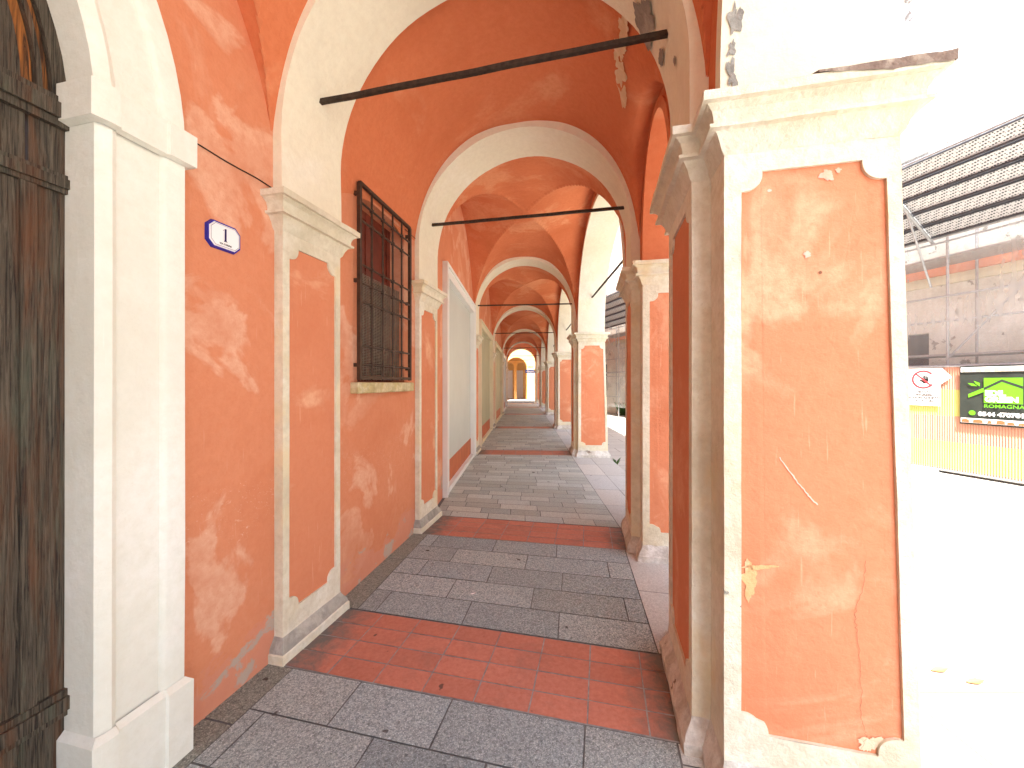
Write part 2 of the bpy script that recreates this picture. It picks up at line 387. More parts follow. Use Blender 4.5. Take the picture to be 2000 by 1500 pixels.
# ---- street side arches (spandrel wall, soffit, proud rim)
for (a, b) in bays:
    f0, f1 = ST[a], ST[b]
    g = line_frame(f0(WR, 0), f1(WR, 0)); L = g.L
    go = line_frame(f0(WO, 0), f1(WO, 0))
    short = L < 2.6; q0, q1 = 0.5 / L, 1 - 0.5 / L
    rise = 0.98 if short else 1.90
    n = 60
    vs = [q0 + (q1 - q0) * (0.5 - 0.5 * math.cos(math.pi * i / n)) for i in range(n + 1)]
    def zi(v, extra=0.0):
        x = (2 * v - (q0 + q1)) / (q1 - q0); return CAP + (rise + extra) * sup(x, 2.15)
    pi_ = lambda v, z: f0(WR, 0, z).lerp(f1(WR, 0, z), v)
    po_ = lambda v, z: f0(WO, 0, z).lerp(f1(WO, 0, z), v)
    mb = MB(); allv = [0.0, q0 * 0.5] + vs + [1 - q0 * 0.5, 1.0]
    zz = [CAP, CAP] + [zi(v) for v in vs] + [CAP, CAP]
    mb.grid([[pi_(v, z) for v, z in zip(allv, zz)], [pi_(v, 5.3) for v in allv]], 0)
    mb.grid([[po_(v, z) for v, z in zip(allv, zz)], [po_(v, 5.3) for v in allv]], 1)
    mb.build('spandrel_wall', [VAULT, ORANGE], bld)
    mb = MB()
    sof = []
    for fr in (0, 0.25, 0.5, 0.75, 1.0):
        row = []
        for v in vs:
            p = pi_(v, zi(v)).lerp(po_(v, zi(v)), fr); row.append(p + noise.noise_vector(p * 2) * 0.008 * (1 if 0 < fr < 1 else 0))
        sof.append(row)
    mb.grid(sof)
    # proud rim along the inner edge of the opening
    n_in = -g.r * 0.015
    cx = (q0 + q1) / 2
    def rim(v, d):
        x = (v - cx) * (1 + 2 * d / ((q1 - q0) * L)); return x + cx
    inner = [pi_(v, zi(v)) for v in vs]; innp = [p + n_in for p in inner]
    outp = [pi_(rim(v, 0.07), CAP + (zi(v) - CAP) * (1 + 0.07 / rise)) + n_in for v in vs]; outb = [p - n_in for p in outp]
    mb.grid([inner, innp, outp, outb])
    mb.build('street_arch', VAULT if short else CREAMARCH, bld, smooth=True, sharp=35)
# ---- upper storey and roof over everything
mb = MB()
for (a, b) in bays:
    f0, f1 = ST[a], ST[b]
    for z0, z1, s0, s1 in ((5.3, 9.5, -7.0, WO), (9.5, 9.7, -7.4, WO + 0.5)):
        c = [f0(s0, 0, z0), f0(s1, 0, z0), f1(s1, 0, z0), f1(s0, 0, z0), f0(s0, 0, z1), f0(s1, 0, z1), f1(s1, 0, z1), f1(s0, 0, z1)]
        for fc in ((0, 3, 2, 1), (4, 5, 6, 7), (0, 1, 5, 4), (1, 2, 6, 5), (2, 3, 7, 6), (3, 0, 4, 7)): mb.face([c[i] for i in fc])
mb.build('upper_storey', ORANGE, bld)

# ---- left wall, bay by bay, with openings
def wall_cols(g, cols, ztop, hole, depth=0.3):
    """cols: q positions; hole(q)->(z0,z1) or None; wall at u=0 of frame g, corridor on +u side"""
    mb = MB()
    for q0, q1 in zip(cols[:-1], cols[1:]):
        h0, h1 = hole(q0 + 1e-5), hole(q1 - 1e-5)
        if h0 is None or h1 is None:
            zs = [0, 0.5, 1, 1.5, 2, 2.5, 3, ztop]
            for z0, z1 in zip(zs[:-1], zs[1:]): mb.face([g(0, q0, z0), g(0, q1, z0), g(0, q1, z1), g(0, q0, z1)])
        else:
            if h0[0] > 0: mb.face([g(0, q0, 0), g(0, q1, 0), g(0, q1, h1[0]), g(0, q0, h0[0])])
            mb.face([g(0, q0, h0[1]), g(0, q1, h1[1]), g(0, q1, ztop), g(0, q0, ztop)])
            mb.face([g(0, q0, h0[1]), g(0, q1, h1[1]), g(-depth, q1, h1[1]), g(-depth, q0, h0[1])])
            if h0[0] > 0: mb.face([g(0, q0, h0[0]), g(0, q1, h1[0]), g(-depth, q1, h1[0]), g(-depth, q0, h0[0])])
    for q in cols:
        h = hole(q + 1e-5) or hole(q - 1e-5)
        if h and (hole(q + 1e-5) is None or hole(q - 1e-5) is None):
            mb.face([g(0, q, h[0]), g(-depth, q, h[0]), g(-depth, q, h[1]), g(0, q, h[1])])
    return mb
def lwall(a, b): return line_frame(ST[a](-WL, 0), ST[b](-WL, 0))

# bay 0: great portal with weathered door.  t measured from station 1 -> q = L + t
g0 = lwall(0, 1); L0 = g0.L
TC, RI, RO, ZS = L0 - 2.25, 1.10, 1.41, 2.70
def hole0(q):
    d = abs(q - TC)
    return None if d > RI + 0.15 else (0, ZS + math.sqrt(max(0, (RI + 0.15) ** 2 - d * d)))
cols = [0, 0.6] + [TC + (RI + 0.15) * math.sin(math.pi * (i / 24 - 0.5)) for i in range(25)] + [TC + RI + 0.4, L0 - 0.5, L0]
wall_cols(g0, cols, 5.3, hole0, 0.4).build('wall', ORANGE, bld)
portal = thing('entrance_portal', 'tall arched doorway with white moulded surround and weathered dark wooden door at left edge', 'doorway', g0(0, TC, 0), R(-g0.deg))
def jamb_path():
    pts = [(1, 0.0)]
    return pts
def sweep_portal(profile, z0, name, mat):
    # profile: list of (radius from opening axis, proud distance)
    mb = MB(); rows = []
    stations = [(1, z) for z in z0] + [None]
    path = []
    for z in z0: path.append(('L', 0, z))
    n = 40
    for i in range(n + 1): path.append(('A', math.pi * i / n, 0))
    for z in reversed(z0): path.append(('R', 0, z))
    for kind, ang, z in path:
        row = []
        for r, pr in profile:
            if kind == 'L': y, zz = r, z
            elif kind == 'R': y, zz = -r, z
            else: y, zz = r * math.cos(ang), ZS + r * math.sin(ang)
            p = Vector((pr, y, zz)); p = p + noise.noise_vector(p * 2.5) * 0.0035
            row.append(p)
        rows.append(row)
    mb.grid(rows); return mb.build(name, mat, portal, smooth=True, sharp=35)
prof = [(RI, -0.085), (RI, 0.075), (RI + 0.012, 0.085), (RI + 0.045, 0.093), (RI + 0.062, 0.084), (RI + 0.066, 0.070), (RI + 0.22, 0.070), (RI + 0.226, 0.082), (RI + 0.24, 0.090), (RI + 0.31, 0.090), (RI + 0.31, -0.02)]
sweep_portal(prof, [0.0, 0.3, 0.9, 1.5, 2.1, ZS], 'door_surround', WHITE)
def block_ring(z0, z1, grow, chamfer, name):
    for sg in (1, -1):
        mb = MB()
        base = [(RI, -0.085), (RI, 0.085), (RI + 0.02, 0.095), (RI + 0.055, 0.095), (RI + 0.062, 0.080), (RI + 0.225, 0.080), (RI + 0.23, 0.092), (RI + 0.31, 0.092), (RI + 0.31, -0.02)]
        def off(gw): return [(r + (-gw if i < 2 else (gw if i > 6 else 0)), p + (gw if 0 < i < 8 else 0)) for i, (r, p) in enumerate(base)]
        rows = []
        for z, gw in ((z0, 0.0 if z0 > 0.1 else grow), (z0 + chamfer, grow), (z1 - chamfer, grow), (z1, 0.0)):
            row = []
            for r, p in off(gw):
                q = Vector((p, sg * r, z)); q = q + noise.noise_vector(q * 3) * 0.003; row.append(q)
            rows.append(row)
        mb.grid(rows); mb.build(name, WHITE, portal, smooth=True, sharp=30)
block_ring(ZS - 0.085, ZS + 0.065, 0.03, 0.006, 'impost')
block_ring(0.0, 0.34, 0.022, 0.022, 'plinth')
# door leaves
door = MB(); DP = -0.075
for sg in (1, -1):
    edges = [0.005, 0.22, 0.44, 0.66, 0.87, 1.00, 1.105]
    for y0, y1 in zip(edges[:-1], edges[1:]):
        zz = lambda y: 2.62
        door.box((DP - 0.04, min(sg * (y0 + 0.004), sg * (y1 - 0.004)), 0.01), (DP, max(sg * (y0 + 0.004), sg * (y1 - 0.004)), 2.62))
dl = door.build('door', WOOD, portal)
mb = MB()
for sg in (1, -1):
    for zr, h, pr in ((0.40, 0.10, 0.03), (2.36, 0.07, 0.028), (2.60, 0.11, 0.04)):
        a0, a1 = (0.01, 1.12) if sg > 0 else (-1.12, -0.01)
        mb.box((DP, a0, zr), (DP + pr * 0.6, a1, zr + h)); mb.box((DP + pr * 0.6, a0, zr + h * 0.25), (DP + pr, a1, zr + h * 0.75))
    for y in (0.03, 1.0):
        mb.box((DP, sg * y - 0.02, 0.1), (DP + 0.012, sg * y + 0.02, 2.36))
mb.build('rail', WOOD, dl)
mb = MB(); mb.box((DP - 0.06, -1.13, 2.60), (DP - 0.055, 1.13, 3.95)); mb.build('fanlight_backing', WOOD, portal)
def fan_ring(r0, r1, x1, mat):
    mb = MB(); n = 48; rows = [[(x, r * math.cos(math.pi * i / n), ZS + 0.012 + r * math.sin(math.pi * i / n)) for i in range(n + 1)] for r, x in ((r0, DP - 0.05), (r0, x1), (r1, x1), (r1, DP - 0.05))]
    mb.grid(rows); mb.build('fanlight_board', mat, portal)
for r0, r1, x1, mt in ((0.80, 0.88, -0.02, WOOD), (0.885, 0.985, 0.0, WOOD), (0.989, 1.020, -0.012, WOODO), (1.022, 1.037, 0.008, WOOD), (1.039, 1.058, -0.008, WOODO), (1.060, 1.125, 0.012, WOOD)):
    fan_ring(r0, r1, DP + x1, mt)

# bay -1 : plain
gm = lwall(-1, 0); wall_cols(gm, [0, gm.L], 5.3, lambda q: None).build('wall', ORANGE, bld)
# bay 1: barred window
g1 = lwall(1, 2)
WQ0, WQ1, WZ0, WZ1 = 0.60, 1.47, 1.66, 3.22
wall_cols(g1, [0, 0.3, WQ0, WQ1, 1.7, g1.L], 5.3, lambda q: (WZ0, WZ1) if WQ0 <= q <= WQ1 else None, 0.22).build('wall', ORANGE, bld)
win = thing('barred_window', 'tall window behind a brown iron grille with a yellowish stone sill', 'window', g1(0, (WQ0 + WQ1) / 2, WZ0), R(-g1.deg))
hw = (WQ1 - WQ0) / 2; hh = WZ1 - WZ0
mb = MB(); mb.box((-0.21, -hw, 0), (-0.20, hw, hh)); mb.build('pane', DARKGL, win)
mb = MB()
for y0, y1, z0, z1 in ((-hw, -hw + 0.07, 0, hh), (hw - 0.07, hw, 0, hh), (-0.035, 0.035, 0, hh), (-hw, hw, 0, 0.07), (-hw, hw, hh - 0.07, hh), (-hw + .07, -.035, hh * .62, hh * .62 + .05), (.035, hw - .07, hh * .62, hh * .62 + .05)):
    mb.box((-0.20, y0, z0), (-0.155 if z1 - z0 > 0.2 else -0.158, y1, z1))
for z0 in (hh * .62 + .05,):
    for (y0, y1) in ((-.20, -.035), (.035, .36)):
        mb.box((-0.185, y0, z0), (-0.165, y1, hh - .07))
mb.build('window_frame', SHUT, win)
mb = MB()
zt = hh * 0.60; k = 0; z = 0.02
while z < zt: mb.box((-0.06, -hw, z), (-0.055, hw, z + 0.006)); z += 0.0135
y = -hw
while y < hw: mb.box((-0.054, y, 0.01), (-0.050, y + 0.004, zt)); y += 0.045
mb.build('insect_mesh', MESHM, win)
mb = MB(); gy0, gy1, gz0, gz1 = -0.475, 0.475, 0.015, 1.60; gx = 0.045
for y in (gy0, gy1): mb.box((gx - 0.015, y - 0.014, gz0), (gx + 0.015, y + 0.014, gz1))
for z in (gz0 + 0.02, gz1): mb.box((gx - 0.014, gy0, z - 0.013), (gx + 0.014, gy1, z + 0.013))
for i in range(1, 5):
    y = gy0 + (gy1 - gy0) * i / 5; mb.tube((gx, y, gz0), (gx, y, gz1), 0.0095, 8)
for fz in (0.095, 0.185, 0.41, 0.505, 0.60, 0.825, 0.92):
    z = gz1 - (gz1 - gz0) * fz; mb.tube((gx, gy0, z), (gx, gy1, z), 0.0095, 8)
    for i in range(1, 5):
        y = gy0 + (gy1 - gy0) * i / 5; mb.box((gx - 0.014, y - 0.014, z - 0.014), (gx + 0.014, y + 0.014, z + 0.014))
for y in (gy0, gy1):
    for z in (0.12, 0.8, 1.5): mb.box((-0.02, y - 0.012, z), (gx, y + 0.012, z + 0.03))
mb.build('grille', GRILLE, win)
mb = MB(); mb.box((-0.2, -0.53, -0.095), (0.07, 0.53, -0.005)); so_ = mb.build('sill', SILL, win)
mo = so_.modifiers.new('b', 'BEVEL'); mo.width = 0.008

# bays 2..6: wide framed openings closed by flat panels
def shopfront(a, b, m0, m1, zt, frame_m, panel_m, label, cat='shopfront', group=None, two=False):
    g = lwall(a, b); q0, q1 = m0, g.L - m1
    wall_cols(g, [0, q0 + 0.05, q1 - 0.05, g.L], 5.3, lambda q: (0, zt - 0.04) if q0 + 0.05 <= q <= q1 - 0.05 else None, 0.12).build('wall', ORANGE, bld)
    c = (q0 + q1) / 2; h = (q1 - q0) / 2
    th = thing('shopfront', label, cat, g(0, c, 0), R(-g.deg), group)
    mb = MB(); fw = 0.20
    for w_, pr, ins in ((fw, 0.045, 0.0), (0.06, 0.065, 0.0), (0.035, 0.055, fw - 0.035)):
        pass
    def fr(i0, i1, pr):      # frame band from inset i0 to i1
        mb.box((-0.1, -h + i0, 0.0), (pr, -h + i1, zt - i0)); mb.box((-0.1, h - i1, 0.0), (pr, h - i0, zt - i0))
        mb.box((-0.1, -h + i1, zt - i1), (pr, h - i1, zt - i0))
    fr(0, 0.05, 0.075); fr(0.05, 0.15, 0.05); fr(0.15, 0.19, 0.062)
    mb.build('frame', frame_m, th)
    mb = MB(); mb.box((-0.09, -h + 0.19, 0.42), (-0.03, h - 0.19, zt - 0.19)); mb.build('panel', panel_m, th)
    mb = MB(); mb.box((-0.09, -h + 0.19, 0.08), (-0.022, h - 0.19, 0.42)); mb.build('lower_panel', BRICKP, th)
    mb = MB(); mb.box((-0.09, -h + 0.19, 0.0), (0.05, h - 0.19, 0.08)); mb.build('skirting', frame_m, th)
    return th
shopfront(2, 3, 1.02, 0.40, 3.40, FRAMEW, DOORGREY, 'wide white framed shopfront with pale grey panel, the nearest one past the barred window')
shopfront(3, 4, 0.75, 0.75, 3.30, FRAMEC, DOORKHAKI, 'cream framed shopfront with khaki panel, next beyond the white framed one')
shopfront(4, 5, 0.8, 0.9, 3.30, FRAMEC, DOORKHAKI, 'cream framed shopfront with khaki panel, second beyond the white framed one')
shopfront(5, 6, 1.0, 1.0, 3.30, FRAMEW, DOORGREY, 'small distant white framed shopfront on the left wall')
g6 = lwall(6, 7); wall_cols(g6, [0, g6.L], 5.3, lambda q: None).build('wall', ORANGE, bld)

# crack line along the left wall's springing, built as a dark tube
def polytube(name, pts, r, mat, label, parent=None):
    mb = MB()
    for p, q in zip(pts[:-1], pts[1:]): mb.tube(p, q, r, 6)
    o = mb.build(name, mat, parent)
    return o
for g, q0, q1, z, nm in ((g0, L0 - 0.84, L0 - 0.28, 2.80, 'dark thin crack line along the wall between portal and first pilaster'),
                         (g1, 0.27, 0.60, 3.245, 'dark thin crack line on the wall just left of the barred window'),
                         (g1, 1.48, 1.74, 3.24, 'dark thin crack line on the wall just right of the barred window')):
    pts = []
    for i in range(13):
        q = q0 + (q1 - q0) * i / 12; pts.append(g(0.006, q, z + 0.012 * noise.noise(Vector((q * 5, z, 0)))))
    o = polytube('crackline', pts, 0.0035, IRON, ''); tag(o, nm, 'crackline', 'crack lines along the left wall')

# ------------------------------------------------------------------ pillars and pilasters
def outline_offset(pts, p, seg=0.05):
    n = len(pts); out = []
    area = sum(pts[i][0] * pts[(i + 1) % n][1] - pts[(i + 1) % n][0] * pts[i][1] for i in range(n))
    sg = 1 if area > 0 else -1
    for i in range(n):
        a, b, c = Vector(pts[i - 1]), Vector(pts[i]), Vector(pts[(i + 1) % n])
        d1 = (b - a).normalized(); d2 = (c - b).normalized()
        n1 = Vector((d1.y, -d1.x)) * sg; n2 = Vector((d2.y, -d2.x)) * sg
        out.append(b + n1 * p + n2 * p)
    res = []
    for i in range(n):
        a, b = Vector(pts[i]), Vector(pts[(i + 1) % n]); k = max(1, int((b - a).length / seg))
        A_, B_ = out[i], out[(i + 1) % n]
        for j in range(k): res.append(A_.lerp(B_, j / k))
    return res
def sweep(mb, outline, prof, warp, top=True, amp=0.003):
    rows = []
    for z, p in prof:
        rows.append([jit(warp(Vector((q.x, q.y, z))), amp) for q in outline_offset(outline, p)])
    mb.grid(rows, 0, True)
    if top: mb.face(rows[-1])
def jit(p, amp): return p + noise.noise_vector(p * 9) * amp + noise.noise_vector(p * 31) * amp * 0.5
def notch(cx, cz, sx, sz, r=0.062, st=0.012):
    """panel corner at (cx,cz), panel interior towards (sx,sz); returns points walking from the vertical edge to the horizontal one"""
    pts = [(cx, cz + sz * (r + st)), (cx + sx * st, cz + sz * (r + st))]
    for i in range(1, 8):
        a = math.pi / 2 * i / 8; pts.append((cx + sx * (st + r * math.sin(a)), cz + sz * (st + r * math.cos(a))))
    pts += [(cx + sx * (st + r), cz + sz * st), (cx + sx * (st + r), cz)]
    return pts
def framed_face(mbS, mbP, P, w, z0, z1, ml, mr, zb, zt, rec=0.012):
    """P(u,z,depth) -> point; u in 0..w"""
    bl = notch(ml, zb, 1, 1); br = notch(w - mr, zb, -1, 1)[::-1]; tr = notch(w - mr, zt, -1, -1); tl = notch(ml, zt, 1, -1)[::-1]
    ring = []
    for lst, c in ((bl, (0, z0)), (br, (w, z0)), (tr, (w, z1)), (tl, (0, z1))):
        for q in lst: ring.append((q, c))
    n = len(ring)
    for i in range(n):
        (a, ca), (b, cb) = ring[i], ring[(i + 1) % n]
        if ca == cb: mbS.face([P(*ca, 0), P(*b, 0), P(*a, 0)])
        else:
            k = 14 if abs(ca[1] - cb[1]) > 1 else 3
            for j in range(k):
                f0_, f1_ = j / k, (j + 1) / k
                L_ = lambda u, v, f: (u[0] + (v[0] - u[0]) * f, u[1] + (v[1] - u[1]) * f)
                mbS.face([P(*L_(ca, cb, f0_), 0), P(*L_(ca, cb, f1_), 0), P(*L_(a, b, f1_), 0), P(*L_(a, b, f0_), 0)])
        mbS.face([P(*a, 0), P(*b, 0), P(*b, rec), P(*a, rec)])
    mbP.face([P(*q, rec) for q, _ in ring])
CAPP = [(2.555, 0.0), (2.57, 0.012), (2.60, 0.022), (2.625, 0.036), (2.634, 0.044), (2.637, 0.066), (2.650, 0.068), (2.653, 0.050), (2.68, 0.052), (2.702, 0.060), (2.714, 0.074), (2.718, 0.080), (2.722, 0.080), (2.725, 0.098), (CAP, 0.098)]
PLP = [(0.0, 0.045), (0.055, 0.045), (0.062, 0.038), (0.085, 0.034), (0.12, 0.012), (0.14, 0.002), (0.15, 0.0)]
def make_pillar(label):
    th = thing('pillar', label, 'pillar', (0, 0, 0), 0, 'arcade pillars along the street side')
    OUT = [(0, -0.31), (0, 0.31), (0.08, 0.31), (0.08, 0.5), (0.665, 0.5), (0.665, -0.5), (0.08, -0.5), (0.08, -0.31)]
    def warp(p):
        q = p.copy(); k = 1 - min(p.z, 2.75) / 2.6
        if q.x > 0.2: q.x += 0.07 * k * (q.x / 0.63)
        return q
    S, Pn = MB(), MB()
    Z0, Z1 = 0.14, 2.58
    def mk(fn): return lambda u, z, d: jit(warp(Vector((*fn(u, d), z))), 0.002)
    Pn2 = MB(); Pn3 = MB(); Pn4 = MB()
    framed_face(S, Pn, mk(lambda u, d: (0.08 + u, -0.5 + d)), 0.585, Z0, Z1, 0.062, 0.045, 0.27, 2.48)
    framed_face(S, Pn2, mk(lambda u, d: (0.0 + d, 0.31 - u)), 0.62, Z0, Z1, 0.06, 0.06, 0.27, 2.48)
    framed_face(S, Pn3, mk(lambda u, d: (0.665 - u, 0.5 - d)), 0.585, Z0, Z1, 0.052, 0.062, 0.27, 2.48)
    framed_face(S, Pn4, mk(lambda u, d: (0.665 - d, -0.5 + u)), 1.0, Z0, Z1, 0.06, 0.06, 0.27, 2.48)
    zs = [Z0 + (Z1 - Z0) * i / 14 for i in range(15)]
    for (a, b) in (((0, -0.31), (0.08, -0.31)), ((0.08, -0.31), (0.08, -0.5)), ((0, 0.31), (0.08, 0.31)), ((0.08, 0.31), (0.08, 0.5))):
        S.grid([[jit(warp(Vector((a[0] + (b[0] - a[0]) * f, a[1] + (b[1] - a[1]) * f, z))), 0.002) for f in (0, 1)] for z in zs])
    S.build('shaft', CREAM, th)
    for q in (Pn, Pn2, Pn3, Pn4): q.build('panel', PANEL, th)
    mb = MB(); sweep(mb, OUT, CAPP, warp); mb.build('capital', CREAM, th, smooth=True, sharp=28)
    mb = MB(); sweep(mb, OUT, PLP, warp, amp=0.008); mb.build('plinth', PLINTH, th, smooth=True, sharp=35)
    return th
GREYB = plaster('dusty_grey_band', (0.36, 0.345, 0.30), (0.50, 0.48, 0.42), (0.24, 0.225, 0.20), pscale=4, bstr=0.6)
def make_pilaster(label):
    th = thing('pilaster', label, 'pilaster', (0, 0, 0), 0, 'pilasters along the left wall')
    OUT = [(0, -0.26), (0, 0.26), (-0.14, 0.26), (-0.14, -0.26)]
    idw = lambda p: p
    S, Pn = MB(), MB(); Z0, Z1 = 0.14, 2.58
    framed_face(S, Pn, lambda u, z, d: jit(Vector((-d, -0.26 + u, z)), 0.0018), 0.52, Z0, Z1, 0.05, 0.05, 0.27, 2.48)
    zs = [Z0 + (Z1 - Z0) * i / 14 for i in range(15)]
    for y in (-0.26, 0.26): S.grid([[jit(Vector((x, y, z)), 0.0018) for x in (0, -0.14)] for z in zs])
    S.build('shaft', CREAM, th); Pn.build('panel', PANEL, th)
    mb = MB(); sweep(mb, OUT, CAPP, idw); mb.build('capital', CREAM, th, smooth=True, sharp=28)
    mb = MB(); sweep(mb, OUT, PLP, idw, amp=0.003); o = mb.build('plinth', [CREAM, GREYB], th, smooth=True, sharp=35)
    for p_ in o.data.polygons:
        if 0.06 < p_.center.z < 0.135: p_.material_index = 1
    return th
plab = {1: 'nearest street side pillar, large scuffed orange panel in a chipped cream frame, at right', 2: 'second street side pillar, half hidden behind the big near one',
        3: 'third street side pillar, orange panel with grey patches, seen whole in the passage middle', 4: 'fourth street side pillar, small, right behind the third',
        5: 'fifth street side pillar, narrow sliver in the distance', 6: 'sixth street side pillar, tiny in the distance', 7: 'last street side pillar, at the far end of the arcade'}
llab = {1: 'nearest left pilaster, between the house number plate and the barred window', 2: 'second left pilaster, between the barred window and the white framed shopfront',
        3: 'third left pilaster, just beyond the white framed shopfront', 4: 'fourth left pilaster, between the two khaki shopfronts', 5: 'fifth left pilaster, after the second khaki shopfront',
        6: 'sixth left pilaster, a thin distant strip', 7: 'last left pilaster at the far end of the arcade'}
pil = pls = None
for k in (1, 2, 3, 4, 5, 6, 7, 0, -1):
    f = ST[k]
    if pil is None: o = pil = make_pillar(plab[1]); q = pls = make_pilaster(llab[1])
    else: o = copy_tree(pil); q = copy_tree(pls)
    o.location = f(A, 0, 0); o.rotation_euler = (0, 0, R(-f.deg)); q.location = f(-A, 0, 0); q.rotation_euler = (0, 0, R(-f.deg))
    o['label'] = plab.get(k, 'pillar of the arcade behind the viewer, outside the picture'); q['label'] = llab.get(k, 'left pilaster behind the viewer, outside the picture')
# wear with a shape of its own: bare patches, a crack, a chalk mark
BARE = plaster('bare_cement', (0.30, 0.28, 0.25), (0.38, 0.36, 0.32), (0.20, 0.185, 0.165), pscale=6, bstr=0.9)
OLDP = plaster('old_ochre_plaster', (0.72, 0.55, 0.36), (0.76, 0.62, 0.45), (0.62, 0.44, 0.26), pscale=6, bstr=0.9)
YLW = plaster('yellow_old_plaster', (0.76, 0.45, 0.22), (0.78, 0.54, 0.32), (0.70, 0.35, 0.16), pscale=6, bstr=0.5)
CHALK = simple('chalk_mark', (0.76, 0.56, 0.46), 0.9, 0, 0.1, 40)
SMEAR = plaster('pale_smear', (0.74, 0.45, 0.33), (0.76, 0.52, 0.42), (0.68, 0.34, 0.22), pscale=12, patch=(0.45, 0.6))
CRACK = simple('crack_shadow', (0.26, 0.12, 0.07), 1.0, 0, 0.3, 40)
def blob(P, ca, cb, ra, rb, mat, parent, seed, name='bare_patch', n=44, rough_=0.55):
    pts = []
    for i in range(n):
        a = 2 * math.pi * i / n; d = Vector((math.cos(a), math.sin(a), seed * 3.1))
        k = 1 + rough_ * noise.noise(d * 1.6) + 0.35 * rough_ * noise.noise(d * 5) + 0.2 * rough_ * noise.noise(d * 12)
        pts.append((ca + ra * k * math.cos(a), cb + rb * k * math.sin(a)))
    mb = MB(); rows = [[P(ca + (x - ca) * f, cb + (y - cb) * f) for x, y in pts] for f in (0.02, 0.35, 0.7, 1.0)]
    mb.grid(rows, 0, True); mb.face(rows[0]); o = mb.build(name, mat, None); o.parent = parent
    if parent: o.matrix_parent_inverse = Matrix.Identity(4)
    return o
arch1 = [c for c in bld.children if c.name.startswith('transverse_arch')][2]
S1 = ST[1]
Pa = lambda a, t: S1((A - 0.012) * math.cos(R(a)), t, ZC + (A - 0.012) * math.sin(R(a)))
blob(Pa, 29, 0.13, 5.5, 0.11, BARE, arch1, 1.0, rough_=0.8); blob(Pa, 18, 0.16, 2.0, 0.05, BARE, arch1, 2.0); blob(Pa, 9, -0.02, 1.2, 0.02, BARE, arch1, 2.6)
def vaultpt(s, t):
    p = S1(s, t); p.z = CAP + 1.585 * sup(s / WR, 2.3) - 0.03 + 0.03 * noise.noise(Vector((p.x, p.y, 0)) * 0.9); return p
v1 = [c for c in bld.children if c.name.startswith('vault')][2]
for i, (s_, t_, rs, rt) in enumerate(((0.86, 0.42, 0.028, 0.09), (0.845, 0.60, 0.04, 0.10), (0.86, 0.80, 0.03, 0.10), (0.875, 1.02, 0.035, 0.13), (0.87, 1.27, 0.025, 0.09), (0.84, 0.72, 0.02, 0.05))):
    blob(vaultpt, s_, t_, rs, rt, OLDP, v1, 3.0 + i, rough_=0.9)
sp = [c for c in bld.children if c.name.startswith('street_arch')][1]
cap1 = [c for c in pil.children if c.name.startswith('capital')][0]
SLATE = plaster('weathered_lip', (0.26, 0.19, 0.15), (0.42, 0.34, 0.27), (0.14, 0.10, 0.08), pscale=9, bstr=0.9)
mb = MB(); rows = []; path = []
for f_ in range(19): path.append((0.36 + 0.404 * f_ / 18, -0.603, f_ / 10))
for f_ in range(1, 14): path.append((0.764, -0.603 + 1.1 * f_ / 13, 1.0))
for x_, y_, g_ in path:
    g_ = min(1, g_); h_ = 0.030 * g_ + 0.004 * noise.noise(Vector((x_ * 25, y_ * 25, 1))); ox = 0.006 if y_ < -0.59 else 0.0
    e = Vector((x_, y_, 2.764)) + noise.noise_vector(Vector((x_, y_, 2)) * 22) * 0.004
    rows.append([e + Vector((-0.05, 0.05, 0.002)), e + Vector((0, 0, 0.004)), e + Vector((0, 0.001, -max(0.004, h_)))])
mb.grid(rows); o = mb.build('weathered_edge', SLATE, None); o.parent = cap1
def legpt(x, z):
    k = (1 - max(0, (z - CAP) / 1.90) ** 2.15) ** (1 / 2.15); return S1(x, -0.5 - 0.006 - (1 - k) * 1.95, z)
blob(legpt, 1.232, 3.07, 0.022, 0.05, BARE, sp, 11.0, rough_=0.9); blob(legpt, 1.225, 2.87, 0.018, 0.055, BARE, sp, 12.0, rough_=0.9); blob(legpt, 1.222, 2.97, 0.012, 0.03, BARE, sp, 12.5, rough_=0.9)
pan1 = [c for c in pil.children if c.name.startswith('panel')][0]
fr1 = F(*S1(A, 0)[:2], S1.deg)
def onpanel(u, v, off=0.003):
    d = Vector(((u - 1000) / 760, 1, (748 - v) / 760)); n_ = fr1.d; tt = (fr1.d.dot(fr1.o) + (-0.488 - off)) / n_.dot(d)
    w_ = Vector((0, 0, EYE)) + d * tt; rel = w_ - fr1.o; return Vector((rel.dot(fr1.r), rel.dot(fr1.d), w_.z))
def strip(pts, wd, mat, name):
    mb = MB(); L = [onpanel(*p) for p in pts]; rows = []
    for i, p in enumerate(L):
        d = (L[min(i + 1, len(L) - 1)] - L[max(i - 1, 0)]).normalized(); nn = Vector((d.z, 0, -d.x)) * wd * (0.6 + 0.8 * abs(noise.noise(p * 40)))
        rows.append([p - nn, p + nn])
    mb.grid(rows); o = mb.build(name, mat, None); o.parent = pan1
def wig(pts, amp, n=6):
    out = []
    for (a, b), (c, d) in zip(pts[:-1], pts[1:]):
        for i in range(n): f = i / n; out.append((a + (c - a) * f + random.uniform(-amp, amp), b + (d - b) * f))
    return out + [pts[-1]]
strip(wig([(1692, 1095), (1687, 1150), (1672, 1190), (1669, 1212), (1676, 1240), (1680, 1300), (1684, 1350), (1680, 1390), (1687, 1425), (1694, 1440), (1680, 1465)], 3.0), 0.0007, CRACK, 'crack')
strip(wig([(1522, 893), (1545, 925), (1566, 952), (1580, 968), (1597, 986)], 1.5), 0.0026, CHALK, 'chalk_mark')
Pp = lambda a, b: onpanel(a, b)
